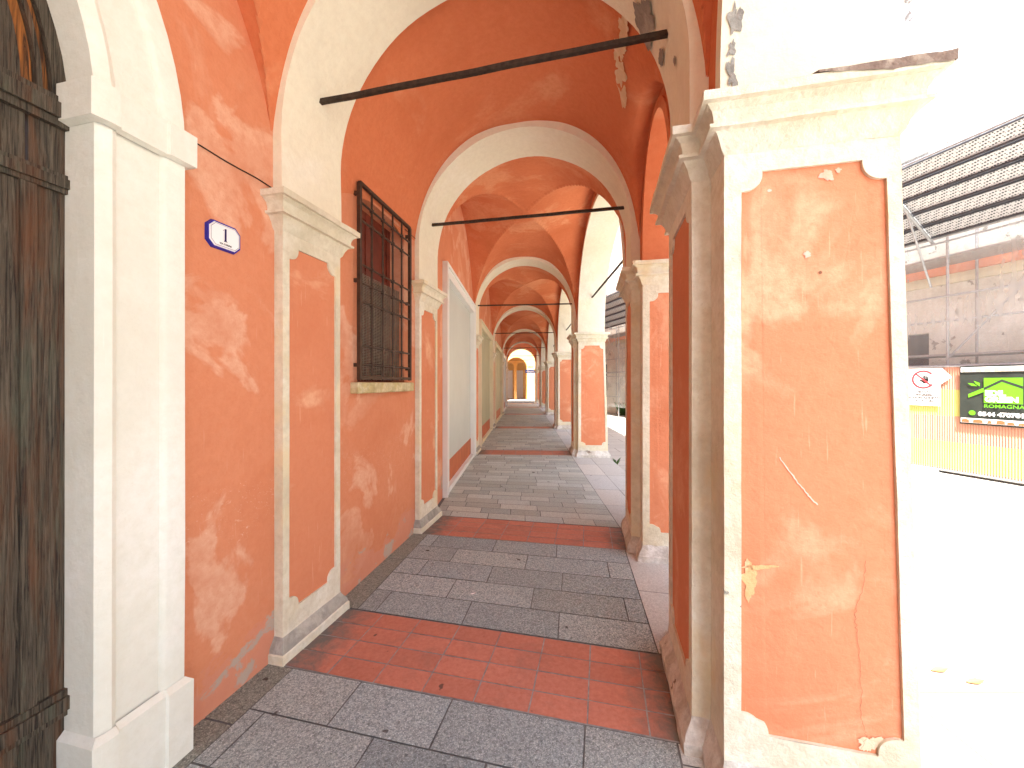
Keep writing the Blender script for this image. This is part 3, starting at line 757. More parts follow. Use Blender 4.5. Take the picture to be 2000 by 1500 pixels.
blob(Pp, 1616, 342, 14, 10, SMEAR, pan1, 21.3, 'chalk_mark', rough_=0.6); blob(Pp, 1637, 332, 7, 4, SMEAR, pan1, 31, 'chalk_mark', rough_=0.7); blob(Pp, 1577, 497, 7, 6, SMEAR, pan1, 22.4, 'chalk_mark', rough_=0.6); blob(Pp, 1503, 372, 4, 3, CHALK, pan1, 23, 'chalk_mark')
blob(Pp, 1602, 532, 3.5, 3, CRACK, pan1, 24, 'drill_hole'); blob(Pp, 1465, 1135, 14, 32, YLW, pan1, 25, 'bare_patch', rough_=0.9); blob(Pp, 1482, 1107, 28, 5, YLW, pan1, 27, 'bare_patch', rough_=0.9)
blob(Pp, 1700, 1452, 22, 16, OLDP, pan1, 29, 'bare_patch', rough_=0.9)

# tie rods
rlab = ['', 'nearest rusty tie rod, spanning the first arch overhead', 'second tie rod, across the arch beyond the barred window', 'third tie rod, across the arch beyond the white framed shopfront',
        'fourth tie rod, across the arch between the khaki shopfronts', 'fifth tie rod, thin line across a distant arch', 'sixth tie rod, across the last arch but one', 'last tie rod, across the far arch before the yellow building']
for k in (1, 2, 3, 4, 5, 6, 7):
    f = ST[k]; mb = MB(); a = f(-1.14, 0, 3.49); b = f(1.14, 0, 3.51)
    r = 0.0135; rows = []
    for i in range(25):
        c = a.lerp(b, i / 24); c = c + noise.noise_vector(c * 4) * 0.004
        rows.append([c + f.d * (r * sx) + Vector((0, 0, r * sz)) for sx, sz in ((-1, -1), (1, -1), (1, 1), (-1, 1))])
    mb.grid(rows, 0, True); o = mb.build('tie_rod', IRON)
    tag(o, rlab[k], 'tie rod', 'iron tie rods across the passage')
slab = {(2, 3): 'tie rod along the street arch between the second and third pillars', (3, 4): 'tie rod along the street arch between the third and fourth pillars',
        (4, 5): 'tie rod along the street arch between the fourth and fifth pillars'}
for (a, b) in bays[3:6]:
    p = ST[a](1.48, 0.45, 3.52); q = ST[b](1.48, -0.45, 3.52); mb = MB(); mb.tube(p, q, 0.02, 6)
    tag(mb.build('tie_rod', IRON), slab[(a, b)], 'tie rod', 'iron tie rods along the street arches')

# ------------------------------------------------------------------ floor
def bayP(a, b, s, q, z):
    f0, f1 = ST[a], ST[b]; return f0(s, 0.30).lerp(f1(s, -0.30), q) + Vector((0, 0, z))
gr = MB()
for (a, b) in bays:
    gr.face([bayP(a, b, -WL - 0.2, 0, 0), bayP(a, b, WO + 0.1, 0, 0), bayP(a, b, WO + 0.1, 1, 0), bayP(a, b, -WL - 0.2, 1, 0)])
for k, f in ST.items(): gr.face([f(-WL - 0.2, -0.3, 0), f(WO + 0.1, -0.3, 0), f(WO + 0.1, 0.3, 0), f(-WL - 0.2, 0.3, 0)])
# kerb face down to the street
for (a, b) in bays:
    gr.face([ST[a](WO + 0.1, -0.3, 0), ST[b](WO + 0.1, -0.3, 0), ST[b](WO + 0.1, -0.3, -0.2), ST[a](WO + 0.1, -0.3, -0.2)])
tag(gr.build('floor', simple('dark_joint_mortar', (0.16, 0.165, 0.16), 0.95, 0, 0.35, 25, 0.5), weld=False), kind='structure')
gr = MB()
for k, f in ST.items(): gr.face([f(-1.085, -0.297, 0.002), f(1.105, -0.297, 0.002), f(1.105, 0.293, 0.002), f(-1.085, 0.293, 0.002)])
tag(gr.build('tile_mortar', GROUT, weld=False), kind='structure')
def slab(mb, P, s0, s1, q0, q1, tone, gs=0.005, gq=0.005, m=0, gr_=None):
    z = 0.004 + random.random() * 0.0015
    j = lambda: random.uniform(-0.0015, 0.0015)
    c = [(s0 + gs + j(), q0 + gq), (s1 - gs + j(), q0 + gq), (s1 - gs + j(), q1 - gq), (s0 + gs + j(), q1 - gq)]
    mb.face([P(s, q, z) for s, q in c], m, tone, gr_)
def tones(v=0.12, warm=0.04):
    k = 1 + random.uniform(-v, v); wv = random.uniform(-warm, warm); return (k * (1 + wv), k, k * (1 - wv))
rough, smoothm, kerb, terra = MB(), MB(), MB(), MB()
for (a, b) in bays:
    L = (bayP(a, b, 0, 1, 0) - bayP(a, b, 0, 0, 0)).length
    big = a in (-1, 0, 1); rh = 0.29 if big else 0.205; sw = 0.62 if big else 0.44
    tgt = rough if big else smoothm
    nrow = max(1, round(L / rh)); P = lambda s, q, z: bayP(a, b, s, q, z)
    sl0 = -WL if not big else (-WL + 0.17)
    if big:
        q = 0
        while q < 1:
            q2 = min(1, q + random.uniform(0.55, 0.9) / L); slab(tgt, P, -WL - 0.02, sl0, q, q2, (0.78, 0.72, 0.62), 0.004, 0.005 / L); q = q2
    for r in range(nrow):
        q0, q1 = r / nrow, (r + 1) / nrow
        s = sl0 - random.uniform(0, sw) ; 
        while s < 1.06:
            s2 = s + sw * random.uniform(0.82, 1.2)
            a0, a1 = max(s, sl0), min(s2, 1.06)
            if 1.06 - a1 < 0.12: a1 = 1.06; s2 = 1.07
            if a1 - a0 > 0.03: slab(tgt, P, a0, a1, q0, q1, tones(0.16, 0.03), 0.0038, 0.0042 / L)
            s = s2
    q = 0
    while q < 1:
        q2 = min(1, q + random.uniform(0.7, 1.1) / L); slab(kerb, P, 1.06, 1.45, q, q2, tones(0.07), 0.004, 0.004 / L); slab(kerb, P, 1.45, WO + 0.1, q, q2, tones(0.07), 0.004, 0.004 / L); q = q2
for k, f in ST.items():
    P = lambda s, t, z: f(s, t, z)
    edges = [-1.08] + [-0.79 + 0.289 * i for i in range(7)] + [1.10]
    for i, (s0, s1) in enumerate(zip(edges[:-1], edges[1:])):
        for r in range(4):
            t0 = -0.295 + 0.1465 * r
            g0_ = max(0, abs(s0 - 0.02) - 0.62) * 2.2; g1_ = max(0, abs(s1 - 0.02) - 0.62) * 2.2
            slab(terra, P, s0, s1, t0, t0 + 0.1465, tones(0.08, 0.02), 0.0035, 0.0035, 0, [g0_, g1_, g1_, g0_])
    slab(kerb, P, 1.10, WO + 0.1, -0.3, 0.3, tones(0.05))
tag(rough.build('rough_stone_paving', STONE, attrs=True), kind='structure')
tag(smoothm.build('smooth_stone_paving', STONE2, attrs=True), kind='structure')
tag(kerb.build('kerb_paving', KERB, attrs=True), kind='structure')
tag(terra.build('terracotta_paving', TERRA, attrs=True), kind='structure')
mb = MB(); mb.face([(-250, -200, -0.10), (250, -200, -0.10), (250, 300, -0.10), (-250, 300, -0.10)])
tag(mb.build('street', STREET, weld=False), kind='structure')

mb = MB(); mb.face([(-30, 32.4, -0.094), (30, 32.4, -0.094), (30, 38.0, -0.094), (-30, 38.0, -0.094)])  # dark sheet over the street end; its colour stands in for shade there
tag(mb.build('cross_road', simple('shaded_road_grey', (0.09, 0.09, 0.09), 0.9, 0, 0.3, 6, 0.3), weld=False), kind='structure')

# ------------------------------------------------------------------ house number plate
f = ST[1]
pl = thing('house_number_plate', 'white enamel plate with blue rim and number 1 on the orange wall', 'house number', f(-WL, -0.587, 2.40), R(-13))
def octa(w, h, c): return [(-w, -h + c), (-w + c, -h), (w - c, -h), (w, -h + c), (w, h - c), (w - c, h), (-w + c, h), (-w, h - c)]
def plate(w, h, c, x0, x1, name, mat, inset=0.0):
    mb = MB(); o1 = octa(w, h, c); o2 = octa(w - inset, h - inset, c - inset * .4)
    mb.grid([[(x0, y, z) for y, z in o1], [(x1, y, z) for y, z in o2]], 0, True); mb.face([(x1, y, z) for y, z in o2]); return mb.build(name, mat, pl)
plate(0.092, 0.070, 0.030, 0.0, 0.016, 'rim', BLUE, 0.004)
plate(0.082, 0.060, 0.026, 0.016, 0.021, 'face', ENAMEL, 0.003)
M = Matrix(((0, 0, 1, 0.0215), (1, 0, 0, 0.0), (0, 1, 0, 0.008), (0, 0, 0, 1)))
mb = MB(); X = 0.0222          # a serifed 1
for pts in ([(-0.005, -0.022), (0.005, -0.022), (0.005, 0.040), (-0.001, 0.040), (-0.005, 0.034)], [(-0.011, -0.026), (0.011, -0.026), (0.006, -0.021), (-0.006, -0.021)], [(-0.005, 0.034), (-0.001, 0.040), (-0.013, 0.027), (-0.014, 0.029)]):
    mb.face([(X, y, z) for y, z in pts]); mb.face([(X - 0.0008, y, z) for y, z in pts])
mb.build('number', NAVY, pl)
text('VIA FARINI', 0.0135, BLACK, pl, Matrix(((0, 0, 1, 0.0215), (1, 0, 0, 0.0), (0, 1, 0, -0.041), (0, 0, 0, 1))))
mb = MB(); o1 = octa(0.076, 0.054, 0.023); o2 = octa(0.0745, 0.0525, 0.0225)
mb.grid([[(0.0215, y, z) for y, z in o1], [(0.0215, y, z) for y, z in o2]], 0, True); mb.build('border_line', NAVY, pl)

# ------------------------------------------------------------------ across the street
FD = Vector((0.26, -0.965, 0)).normalized(); FN = Vector((-0.965, -0.26, 0)).normalized()
FO = Vector((8.25, 8.0, -0.10))
def fp(t, out=0.0, z=0.0): return FO + FD * t + FN * out + Vector((0, 0, z))
def fence_panel(t0, t1, label):
    th = thing('hoarding', label, 'hoarding', fp(t0), 0, 'striped hoardings along the building site')
    th.rotation_euler = (0, 0, math.atan2(FD.y, FD.x)); Lp = t1 - t0
    mb = MB(); rows = []; n = int(Lp / 0.018)
    for z in (0.07, 2.06):
        rows.append([(Lp * i / n, -0.006 * (1 if i % 2 else -1), z) for i in range(n + 1)])
    mb.grid(rows); mb.build('sheet', HOARD, th)
    mb = MB()
    for z in (0.06, 2.07): mb.tube((0, 0, z), (Lp, 0, z), 0.019, 8)
    for x in (0.02, Lp - 0.02): mb.tube((x, 0.03, 0.0), (x, 0.03, 2.1), 0.02, 8)
    mb.build('rail', GALV, th)
    for a_x, b_x in ((-0.12, 0.5), (Lp - 0.75, Lp - 0.13)):
        mb = MB(); mb.box((a_x, -0.08, 0.0), (b_x, 0.12, 0.07)); mb.build('foot_block', GROUT, th)
    return th
labs = ['distant striped hoarding, third panel up the street', 'striped hoarding panel two up the street from the white sign', 'striped hoarding panel left of the white prohibition sign',
        'orange and yellow striped hoarding carrying the prohibition sign and banner', 'striped hoarding panel outside the right picture edge']
for i, t0 in enumerate((-10.6, -7.1, -3.6, -0.1, 3.4)): fence_panel(t0, t0 + 3.48, labs[i])

def on_fence(t, z, out): # matrix: x along FD, y up, z outwards
    p = fp(t, out, z); return Matrix(((FD.x, 0, FN.x, p.x), (FD.y, 0, FN.y, p.y), (0, 1, 0, p.z), (0, 0, 0, 1)))
def flat(name, parent, mat, Mx, pts, th=0.002, weld=True):
    mb = MB(); top = [Mx @ Vector((x, y, th)) for x, y in pts]; bot = [Mx @ Vector((x, y, 0)) for x, y in pts]
    mb.face(top)
    for i in range(len(pts)): mb.face([top[i], top[(i + 1) % len(pts)], bot[(i + 1) % len(pts)], bot[i]])
    mb.face(bot[::-1])
    o = mb.build(name, mat, parent, weld=False); return o
# prohibition sign
ps = thing('prohibition_sign', 'white no-entry-for-unauthorised sign with red barred hand tied to the striped hoarding', 'sign')
T0 = -0.06
MS = on_fence(T0, 1.30, 0.03)
W_, H_ = 0.50, 0.74
flat('board', ps, SIGNW, MS, [(0, 0), (W_, 0), (W_, 0.42), (W_ + 0.16, 0.56), (W_ + 0.02, 0.74), (0, H_)], 0.006)
MS2 = on_fence(T0, 1.30, 0.037)
cx, cy, ro, ri = 0.24, 0.52, 0.185, 0.150
mb = MB(); a0, a1 = R(40), R(325)
rows = [[MS2 @ Vector((cx + r * math.cos(a0 + (a1 - a0) * i / 40), cy + r * math.sin(a0 + (a1 - a0) * i / 40), 0.001)) for i in range(41)] for r in (ri, ro)]
mb.grid(rows)
d = Vector((math.cos(R(-45)), math.sin(R(-45)))); nrm = Vector((-d.y, d.x)) * 0.014
mb.face([MS2 @ Vector((cx + s * d.x * 0.16 + k * nrm.x, cy + s * d.y * 0.16 + k * nrm.y, 0.0022)) for s, k in ((-1, -1), (1, -1), (1, 1), (-1, 1))])
mb.build('prohibition_ring', REDP, ps, weld=False)
mb = MB()
hx, hy = cx + 0.035, cy - 0.03
pal = [(-0.035, -0.05), (0.02, -0.05), (0.045, 0.0), (0.045, 0.045), (-0.045, 0.045), (-0.05, 0.01)]
mb.face([MS2 @ Vector((hx + x, hy + y, 0.0012)) for x, y in pal])
for x, l in ((-0.036, 0.055), (-0.013, 0.07), (0.011, 0.062), (0.034, 0.045)):
    mb.face([MS2 @ Vector((hx + x + a, hy + 0.04 + b, 0.0014)) for a, b in ((-0.009, 0), (0.009, 0), (0.009, l), (0.0, l + 0.008), (-0.009, l))])
mb.face([MS2 @ Vector((hx + a, hy + b, 0.0016)) for a, b in ((-0.03, -0.04), (-0.045, 0.015), (-0.10, 0.035), (-0.105, 0.022))])
mb.build('hand_symbol', BLACK, ps, weld=False)
for s, y in (('VIETATO', 0.27), ("L'INGRESSO", 0.21), ('AI NON ADDETTI', 0.15), ('AI LAVORI', 0.09)):
    text(s, 0.062, BLACK, ps, MS2 @ Matrix.Translation((0.25, y, 0.001)), bold=0.0015)
# banner
bn = thing('company_banner', 'dark banner with lime green roof logo and white lettering tied to the striped hoarding', 'banner')
TB = 0.72; MBm = on_fence(TB, 0.99, 0.045); BW, BH = 2.2, 1.07
mb = MB(); rows = []
for j in range(13):
    rows.append([MBm @ Vector((BW * i / 40, BH * j / 12, 0.008 * noise.noise(Vector((i * .35, j * .5, 2))))) for i in range(41)])
mb.grid(rows); mb.build('cloth', BANNER, bn, smooth=True)
M2 = on_fence(TB, 0.99, 0.058)
def bflat(name, mat, pts, z=0.0): return flat(name, bn, mat, M2 @ Matrix.Translation((0, 0, z)), pts, 0.001)
bflat('photo_strip', SIGNW, [(0.02, 0.96), (BW - .02, 0.96), (BW - .02, 1.05), (0.02, 1.05)]); bflat('photo_strip', SIGNW, [(0.02, 0.03), (BW - .02, 0.03), (BW - .02, 0.115), (0.02, 0.115)])
random.seed(5)
for yy, mt in ((0.035, BRICKP), (0.965, DOORKHAKI)):
    top = []; x = 0.03
    while x < BW - 0.2:
        w1 = random.uniform(0.05, 0.13); h1 = random.uniform(0.03, 0.06); top += [(x, 0.006), (x + 0.002, h1), (x + w1 / 2, h1 + 0.015), (x + w1, h1), (x + w1 + 0.002, 0.006)]; x += w1 + random.uniform(0.02, 0.06)
    mb = MB()
    for (xa, ya), (xb, yb_) in zip(top[:-1], top[1:]): mb.face([M2 @ Vector((a, yy + b, 0.0025)) for a, b in ((xa, 0), (xb, 0), (xb, yb_), (xa, ya))])
    mb.build('photo_houses', mt, bn)
gx0, gx1, gy0, gy1 = 0.32, 0.78, 0.40, 0.85
bflat('logo_square', GREENP, [(gx0, gy0), (gx1, gy0), (gx1, gy1), (gx0, gy1)])
bflat('logo_roof_line', BANNER, [(gx0, 0.63), (0.54, 0.78), (gx1, 0.66), (gx1, 0.705), (0.54, 0.825), (gx0, 0.675)], 0.002)
bflat('logo_roof_arm', GREENP, [(0.12, 0.49), (gx0, 0.60), (gx0, 0.675), (0.12, 0.555)])
bflat('logo_leaf', GREENP, [(0.11, 0.76), (0.16, 0.71), (0.24, 0.70), (0.19, 0.75)]); bflat('logo_leaf', GREENP, [(0.19, 0.80), (0.22, 0.74), (0.27, 0.70), (0.27, 0.76)])
def bt(s, x, y, size, mat, bold=0.004, al='LEFT', xs=1.0): text(s, size, mat, bn, M2 @ Matrix.Translation((x, y, 0.004)), align=al, bold=bold, xs=xs)
bt('EDIL', 0.335, 0.575, 0.125, SIGNW, 0.006); bt('GREEN', 0.335, 0.465, 0.125, SIGNW, 0.006, xs=1.02); bt('ROMAGNA', 0.32, 0.345, 0.085, GREENP, 0.001, xs=1.12)
bt('0544 470781 - www', 0.25, 0.20, 0.10, SIGNW, 0.004, xs=1.05)
bt('IM', 0.83, 0.81, 0.10, SIGNW, 0.005); bt('RIS', 0.83, 0.63, 0.10, SIGNW, 0.004); bt('E', 0.83, 0.53, 0.10, SIGNW, 0.004); bt('CO', 0.83, 0.43, 0.10, SIGNW, 0.004)
bflat('phone_dot', GREENP, [(0.17 + 0.045 * math.cos(a * math.pi / 8), 0.215 + 0.045 * math.sin(a * math.pi / 8)) for a in range(16)], 0.0)

# building under repair
sb = thing('building_under_repair', 'worn stone and plaster building behind scaffolding across the street', 'building', fp(0, -1.6), 0)
sb.rotation_euler = (0, 0, math.atan2(FD.y, FD.x))
# local x along FD (towards viewer), local y = outward is  rot90 -> FN = (-?)
mb = MB()
def lb(t, out, z): # local coordinates of sb : x=t, y = -out  (FD x Z = -> FN)
    return (t, -out, z)
def rect(mb, t0, t1, z0, z1, out, m): mb.face([lb(t0, out, z0), lb(t1, out, z0), lb(t1, out, z1), lb(t0, out, z1)], m)
wins = [(-17, -15.6), (-13.2, -11.8), (-9.4, -8.0), (-5.6, -4.2), (-2.0, -0.6), (1.6, 3.0), (5.2, 6.6), (8.8, 10.2), (12.4, 13.8), (16.0, 17.4), (19.6, 21.0), (23.2, 24.6)]
ts = [-19] + [x for p in wins for x in p] + [27]  # stretch behind the viewer is unseen, lengthened to block low sky light
for (a, b) in zip(ts[0::2], ts[1::2]): rect(mb, a, b, 0, 11.5, 0, 0)
for (a, b) in wins:
    rect(mb, a, b, 0, 0.9, 0, 0); rect(mb, a, b, 2.9, 5.2, 0, 0); rect(mb, a, b, 7.2, 11.5, 0, 0)
    for z0, z1 in ((0.9, 2.9), (5.2, 7.2)):
        for t in (a, b): mb.face([lb(t, 0, z0), lb(t, -.25, z0), lb(t, -.25, z1), lb(t, 0, z1)], 0)
        for z in (z0, z1): mb.face([lb(a, 0, z), lb(b, 0, z), lb(b, -.25, z), lb(a, -.25, z)], 0)
mb.box((-19, 0.0, 0), (-18.99, 8, 11.5)); mb.box((26.99, 0.0, 0), (27, 8, 11.5)); mb.box((-19, 0.0, 11.5), (27, 8, 11.52)); mb.box((-19, 7.99, 0), (27, 8, 11.5))
mb.build('wall', [RUIN], sb)
mb = MB(); mb.box((-19, -0.16, 4.15), (27, -0.003, 4.38)); mb.build('string_course', PANEL, sb)
mb = MB(); mb.box((-19, -0.22, 4.38), (27, -0.003, 4.52)); mb.box((-19, -0.10, 3.95), (27, -0.003, 4.15)); mb.build('cornice', FRAMEC, sb)
mb = MB(); mb.box((-19.3, -0.6, 11.52), (27.3, 8.3, 11.8)); mb.build('roof', FRAMEC, sb)
for (a, b) in wins:
    for z0, z1 in ((0.9, 2.9), (5.2, 7.2)):
        mb = MB(); mb.box((a, 0.22, z0), (b, 0.245, z1)); mb.build('window', WDARK, sb)
# scaffold
sf = thing('scaffolding', 'galvanised tube scaffolding standing in front of the worn building', 'scaffold', fp(0, -0.9), 0); sf.rotation_euler = (0, 0, math.atan2(FD.y, FD.x))
for i in range(-9, 4):
    t = 0.30 + i * 1.8
    for out in (0.45, -0.45):
        mb = MB(); mb.tube(lb(t, out, 0), lb(t, out, 9.0), 0.024, 8)
        for z in (0.0,): mb.box((t - .07, -out - .07, 0), (t + .07, -out + .07, 0.02))
        mb.build('standard', GALV, sf)
for z in (1.05, 2.1, 3.0, 3.5, 4.6, 5.6, 6.6, 7.6):
    mb = MB(); mb.tube(lb(-16, 0.48, z), lb(5.8, 0.48, z), 0.02, 8); mb.build('ledger', GALV, sf)
for i in range(-8, 3, 2):
    t = 0.3 + i * 1.8
    mb = MB(); mb.tube(lb(t, 0.50, 2.2), lb(t + 1.8, 0.50, 4.5), 0.018, 8); mb.build('brace', GALV, sf)
mb = MB()
for z in (2.3, 4.3, 6.3): mb.box((-16, -0.4, z), (5.8, 0.4, z + 0.04))
mb.build('walkway', GALV, sf)
# debris net hung on the scaffold
nm_, nt_, nb_ = newmat('white_debris_net', 0.8)
nb_.inputs['Base Color'].default_value = (0.86, 0.87, 0.86, 1)
tr_ = N(nt_, 'ShaderNodeBsdfTransparent'); tl_ = N(nt_, 'ShaderNodeBsdfTranslucent'); tl_.inputs[0].default_value = (0.8, 0.81, 0.8, 1)
ma_ = N(nt_, 'ShaderNodeMixShader'); ma_.inputs[0].default_value = 0.4; mb2_ = N(nt_, 'ShaderNodeMixShader')
wv_ = N(nt_, 'ShaderNodeTexWave'); wv_.inputs['Scale'].default_value = 9.0; wv_.inputs['Distortion'].default_value = 1.5; nt_.links.new(pos(nt_, (1, 1, 1)), wv_.inputs['Vector'])
nn2 = nz(nt_, pos(nt_), 0.8, 4); fac_ = mul(nt_, ramp(nt_, nn2, 0.3, 0.7), 0.16); fac_ = mul(nt_, fac_, mul(nt_, wv_.outputs['Fac'], 0.04), 'ADD'); fac_ = mul(nt_, fac_, 0.14, 'ADD')
out_ = nt_.nodes['Material Output']
nt_.links.new(nb_.outputs[0], ma_.inputs[1]); nt_.links.new(tl_.outputs[0], ma_.inputs[2]); nt_.links.new(tr_.outputs[0], mb2_.inputs[1]); nt_.links.new(ma_.outputs[0], mb2_.inputs[2])
nt_.links.new(fac_, mb2_.inputs[0]); nt_.links.new(mb2_.outputs[0], out_.inputs['Surface'])
net = MB(); rows = []
for j in range(20):
    z = 0.5 + j * 0.45
    rows.append([(lambda t: (t, -0.53 + 0.03 * noise.noise(Vector((t * 1.1, z * 0.8, 4))), z))(-15.6 + i * 0.18) for i in range(120)])
net.grid(rows); net.build('debris_net', nm_, sf, smooth=True)
# protective canopy
cn = thing('protective_canopy', 'sloping canopy of perforated steel planks jutting from the scaffolding over the street', 'canopy', fp(0, -0.42, 4.72), 0); cn.rotation_euler = (0, 0, math.atan2(FD.y, FD.x))
sl_ = Vector((0, -0.80, 0.59)); nn_ = Vector((0, -0.59, -0.80)); nn_ = Vector((0, 0.59, 0.80))
for i in range(5):
    o0 = 0.05 + i * 0.362
    for (a, b) in ((-15.5, -9.6), (-9.5, -4.6), (-4.5, 0.05), (0.09, 3.5), (3.6, 6.0)):
        mb = MB(); c = []
        for nz_ in (0, 0.045):
            for x, s in ((a, o0), (b, o0), (b, o0 + 0.325), (a, o0 + 0.325)): c.append(Vector((x, 0, 0)) + sl_ * s + nn_ * nz_)
        for fc in ((0, 3, 2, 1), (4, 5, 6, 7), (0, 1, 5, 4), (1, 2, 6, 5), (2, 3, 7, 6), (3, 0, 4, 7)): mb.face([c[k] for k in fc], 0)
        for s0_ in (o0, o0 + 0.313):
            c = [Vector((x, 0, 0)) + sl_ * s_ - nn_ * d_ for x, s_, d_ in ((a, s0_, 0), (b, s0_, 0), (b, s0_ + 0.012, 0), (a, s0_ + 0.012, 0), (a, s0_, 0.055), (b, s0_, 0.055), (b, s0_ + 0.012, 0.055), (a, s0_ + 0.012, 0.055))]
            for fc in ((0, 3, 2, 1), (4, 5, 6, 7), (0, 1, 5, 4), (1, 2, 6, 5), (2, 3, 7, 6), (3, 0, 4, 7)): mb.face([c[k] for k in fc], 1)
        mb.build('plank', [PERF, FLANGE], cn)
for t in (-13, -9.55, -4.55, 0.07, 3.55):
    mb = MB(); p = Vector((t, 0, 0)) - nn_ * 0.05; mb.tube(p - sl_ * 0.1, p + sl_ * 1.8, 0.03, 8); mb.tube(Vector((t, -0.02, -1.0)), p + sl_ * 0.9, 0.02, 8); mb.build('bracket', GALV, cn)
mb = MB()
for o0 in (0.0, 1.86): mb.tube(Vector((-15.5, 0, 0)) + sl_ * o0 - nn_ * 0.02, Vector((6, 0, 0)) + sl_ * o0 - nn_ * 0.02, 0.022, 8)
mb.build('edge_tube', GALV, cn)
mb = MB(); pts = [fp(0.35, 1.0, 6.0 + 0.6 * i) + Vector((0.02 * math.sin(i * 1.3), 0, 0)) for i in range(-1, 9)]
for p, q in zip(pts[:-1], pts[1:]): mb.tube(p, q, 0.012, 6)
tag(mb.build('hoist_rope', ROPE), 'thin blue grey rope hanging above the canopy beside the near capital', 'rope')

for i, (u_, v_, lab) in enumerate(((1836, 1311, 'dry curled leaf on the sunlit street, nearer the pillar of two'), (1906, 1334, 'dry curled leaf on the sunlit street, farther from the pillar of two'), (924, 1162, 'small white paper scrap on the grey slabs beyond the red tile band'))):
    hh_ = EYE + (0.095 if i < 2 else -0.008); Y_ = hh_ * 760 / (v_ - 748); X_ = (u_ - 1000) / 760 * Y_
    mb = MB(); L_ = 0.05 if i < 2 else 0.022; rows = []
    for j in range(7):
        f_ = j / 6; w_ = L_ * 0.42 * math.sin(math.pi * (0.06 + 0.9 * f_))
        rows.append([(X_ + (f_ - .5) * 2 * L_, Y_ + k * w_, EYE - hh_ + 0.006 + 0.25 * w_ * abs(k) + 0.012 * f_ * f_) for k in (-1, -.5, 0, .5, 1)])
    mb.grid(rows); o = mb.build('dry_leaf' if i < 2 else 'paper_scrap', OCHRE if i < 2 else SIGNW); tag(o, lab, 'leaf' if i < 2 else 'paper', 'dry leaves on the street' if i < 2 else None)
# weeds at the foot of the worn building
random.seed(11)
def weed(p, h, n, label):
    mb = MB()
    for i in range(n):
        a = random.uniform(0, 6.28); l = random.uniform(0.5, 1) * h; b = Vector(p) + Vector((random.uniform(-.15, .15), random.uniform(-.15, .15), 0)) * h
        tip = b + Vector((math.cos(a) * l * .6, math.sin(a) * l * .6, l)); mid = (b + tip) / 2 + Vector((0, 0, l * .15)); sd = Vector((-math.sin(a), math.cos(a), 0)) * 0.014 * (1 + h)
        mb.face([b - sd * .4, b + sd * .4, mid + sd, tip, mid - sd])
    tag(mb.build('weed', LEAF, weld=False), label, 'weed', 'weeds along the street')
weed(ST[3](1.98, -0.75, -0.10), 0.16, 16, 'small weed growing at the kerb beside the third pillar')
for i, t in enumerate((-10.9, -11.6, -12.3, -13.2)):
    weed(fp(t, 0.3 - 1.5, 0), 0.8, 90, ['tuft of green weeds at the foot of the distant worn wall, nearest of the row', 'second tuft of green weeds at the foot of the distant worn wall', 'third tuft of green weeds at the foot of the distant worn wall', 'farthest tuft of green weeds at the foot of the distant worn wall'][i])

# ------------------------------------------------------------------ far end: yellow building with its own arcade
yb = thing('yellow_building', 'yellow arcaded building with twin arches closing the far end of the passage', 'building', (0, 39, -0.1))
def arched_wall(mb, x0, x1, y, th, arches, zt, m=0, ms=1):
    xs = sorted(set([x0, x1] + [c + r * math.cos(math.pi * i / 20) for c, r, zs in arches for i in range(21)]))
    def hole(x):
        for c, r, zs in arches:
            if abs(x - c) < r - 1e-6: return zs + math.sqrt(max(0, r * r - (x - c) ** 2))
            
        return None
    def edge(x):
        for c, r, zs in arches:
            if abs(x - c) <= r + 1e-6: return zs + math.sqrt(max(0, r * r - (x - c) ** 2))
    for a, b in zip(xs[:-1], xs[1:]):
        if hole((a + b) / 2) is None:
            za = zb = 0
        else: za, zb = edge(a), edge(b)
        for yy in (y, y + th): mb.face([(a, yy, za), (b, yy, zb), (b, yy, zt), (a, yy, zt)], m)
        if za or zb: mb.face([(a, y, za), (b, y, zb), (b, y + th, zb), (a, y + th, za)], ms)
    for c, r, zs in arches:
        for x in (c - r, c + r): mb.face([(x, y, 0), (x, y + th, 0), (x, y + th, zs), (x, y, zs)], ms)
mb = MB(); arched_wall(mb, -14, 12, 0, 0.5, [(0.42, 1.08, 3.25), (-2.6, 1.08, 3.25), (3.5, 1.08, 3.25), (6.5, 1.08, 3.25)], 9.0); mb.build('front_wall', [YELLOW, OCHRE], yb)
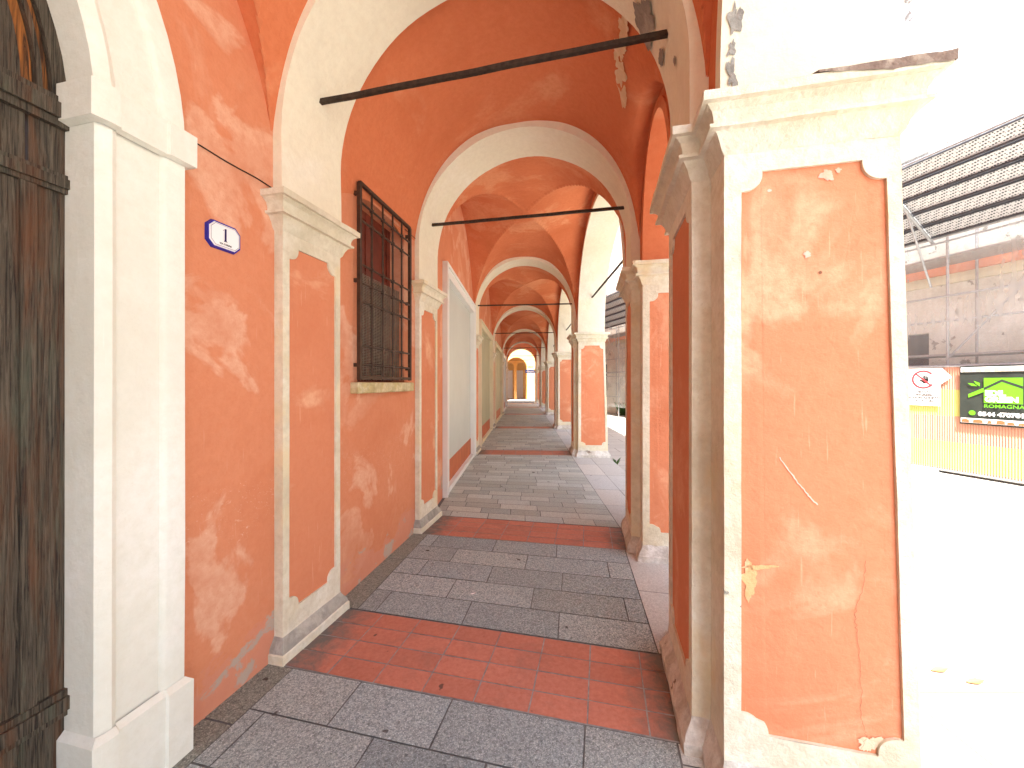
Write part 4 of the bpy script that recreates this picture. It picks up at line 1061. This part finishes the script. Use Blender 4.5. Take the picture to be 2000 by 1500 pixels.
mb = MB(); arched_wall(mb, -14, 12, 2.6, 0.35, [(-0.22, 0.45, 3.45), (0.98, 0.48, 3.45), (3.5, 1.0, 3.2), (-2.6, 1.0, 3.2)], 5.0); mb.build('inner_wall', [OCHRE, YELLOW], yb)
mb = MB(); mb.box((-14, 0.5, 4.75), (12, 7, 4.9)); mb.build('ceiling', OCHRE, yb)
mb = MB(); mb.box((-14, 6.0, 0), (12, 6.2, 4.75)); mb.build('back_wall', YELLOW, yb)
mb = MB(); mb.box((-14.3, -0.4, 9.0), (12.3, 7.2, 9.2)); mb.build('roof', BRICKP, yb)
mb = MB()
for x0, x1 in ((-0.9, -0.55), (1.55, 1.95)): mb.box((x0, -0.06, 0), (x1, -0.003, 3.0)); mb.box((x0 - .06, -0.1, 3.0), (x1 + .06, -0.003, 3.15))
mb.build('pier_facing', FRAMEC, yb)
for x in (-0.35, 0.85):
    mb = MB(); mb.box((x - 0.42, 5.93, 0), (x + 0.42, 5.99, 3.2)); mb.build('door', FRAMEW, yb)
sg = thing('direction_sign', 'blue one way sign with white arrow pointing left near the yellow building', 'road sign', (1.58, 34.0, -0.1))
mb = MB(); mb.tube((0.45, 0.03, 0), (0.45, 0.03, 3.3), 0.03, 10); mb.build('post', GALV, sg)
mb = MB(); mb.box((-0.40, 0, 2.62), (0.42, -0.012, 2.92)); mb.build('plate', ROADBLUE, sg)
mb = MB(); mb.face([(x, -0.015, 2.77 + z) for x, z in ((-0.34, 0), (-0.16, -0.11), (-0.16, -0.045), (0.36, -0.045), (0.36, 0.045), (-0.16, 0.045), (-0.16, 0.11))]); mb.build('arrow', SIGNW, sg, weld=False)
ws = thing('wall_plaque', 'small white plaque high on the yellow front wall', 'plaque', (1.84, 38.9, 3.35))
mb = MB(); mb.box((-0.26, 0, 0), (0.26, 0.04, 0.42)); mb.build('plate', SIGNW, ws)
mb = MB(); mb.face([(x, -0.002, z) for x, z in ((-0.16, 0.17), (0.16, 0.17), (0.16, 0.25), (-0.16, 0.25))]); mb.build('lettering', ROADBLUE, ws, weld=False)
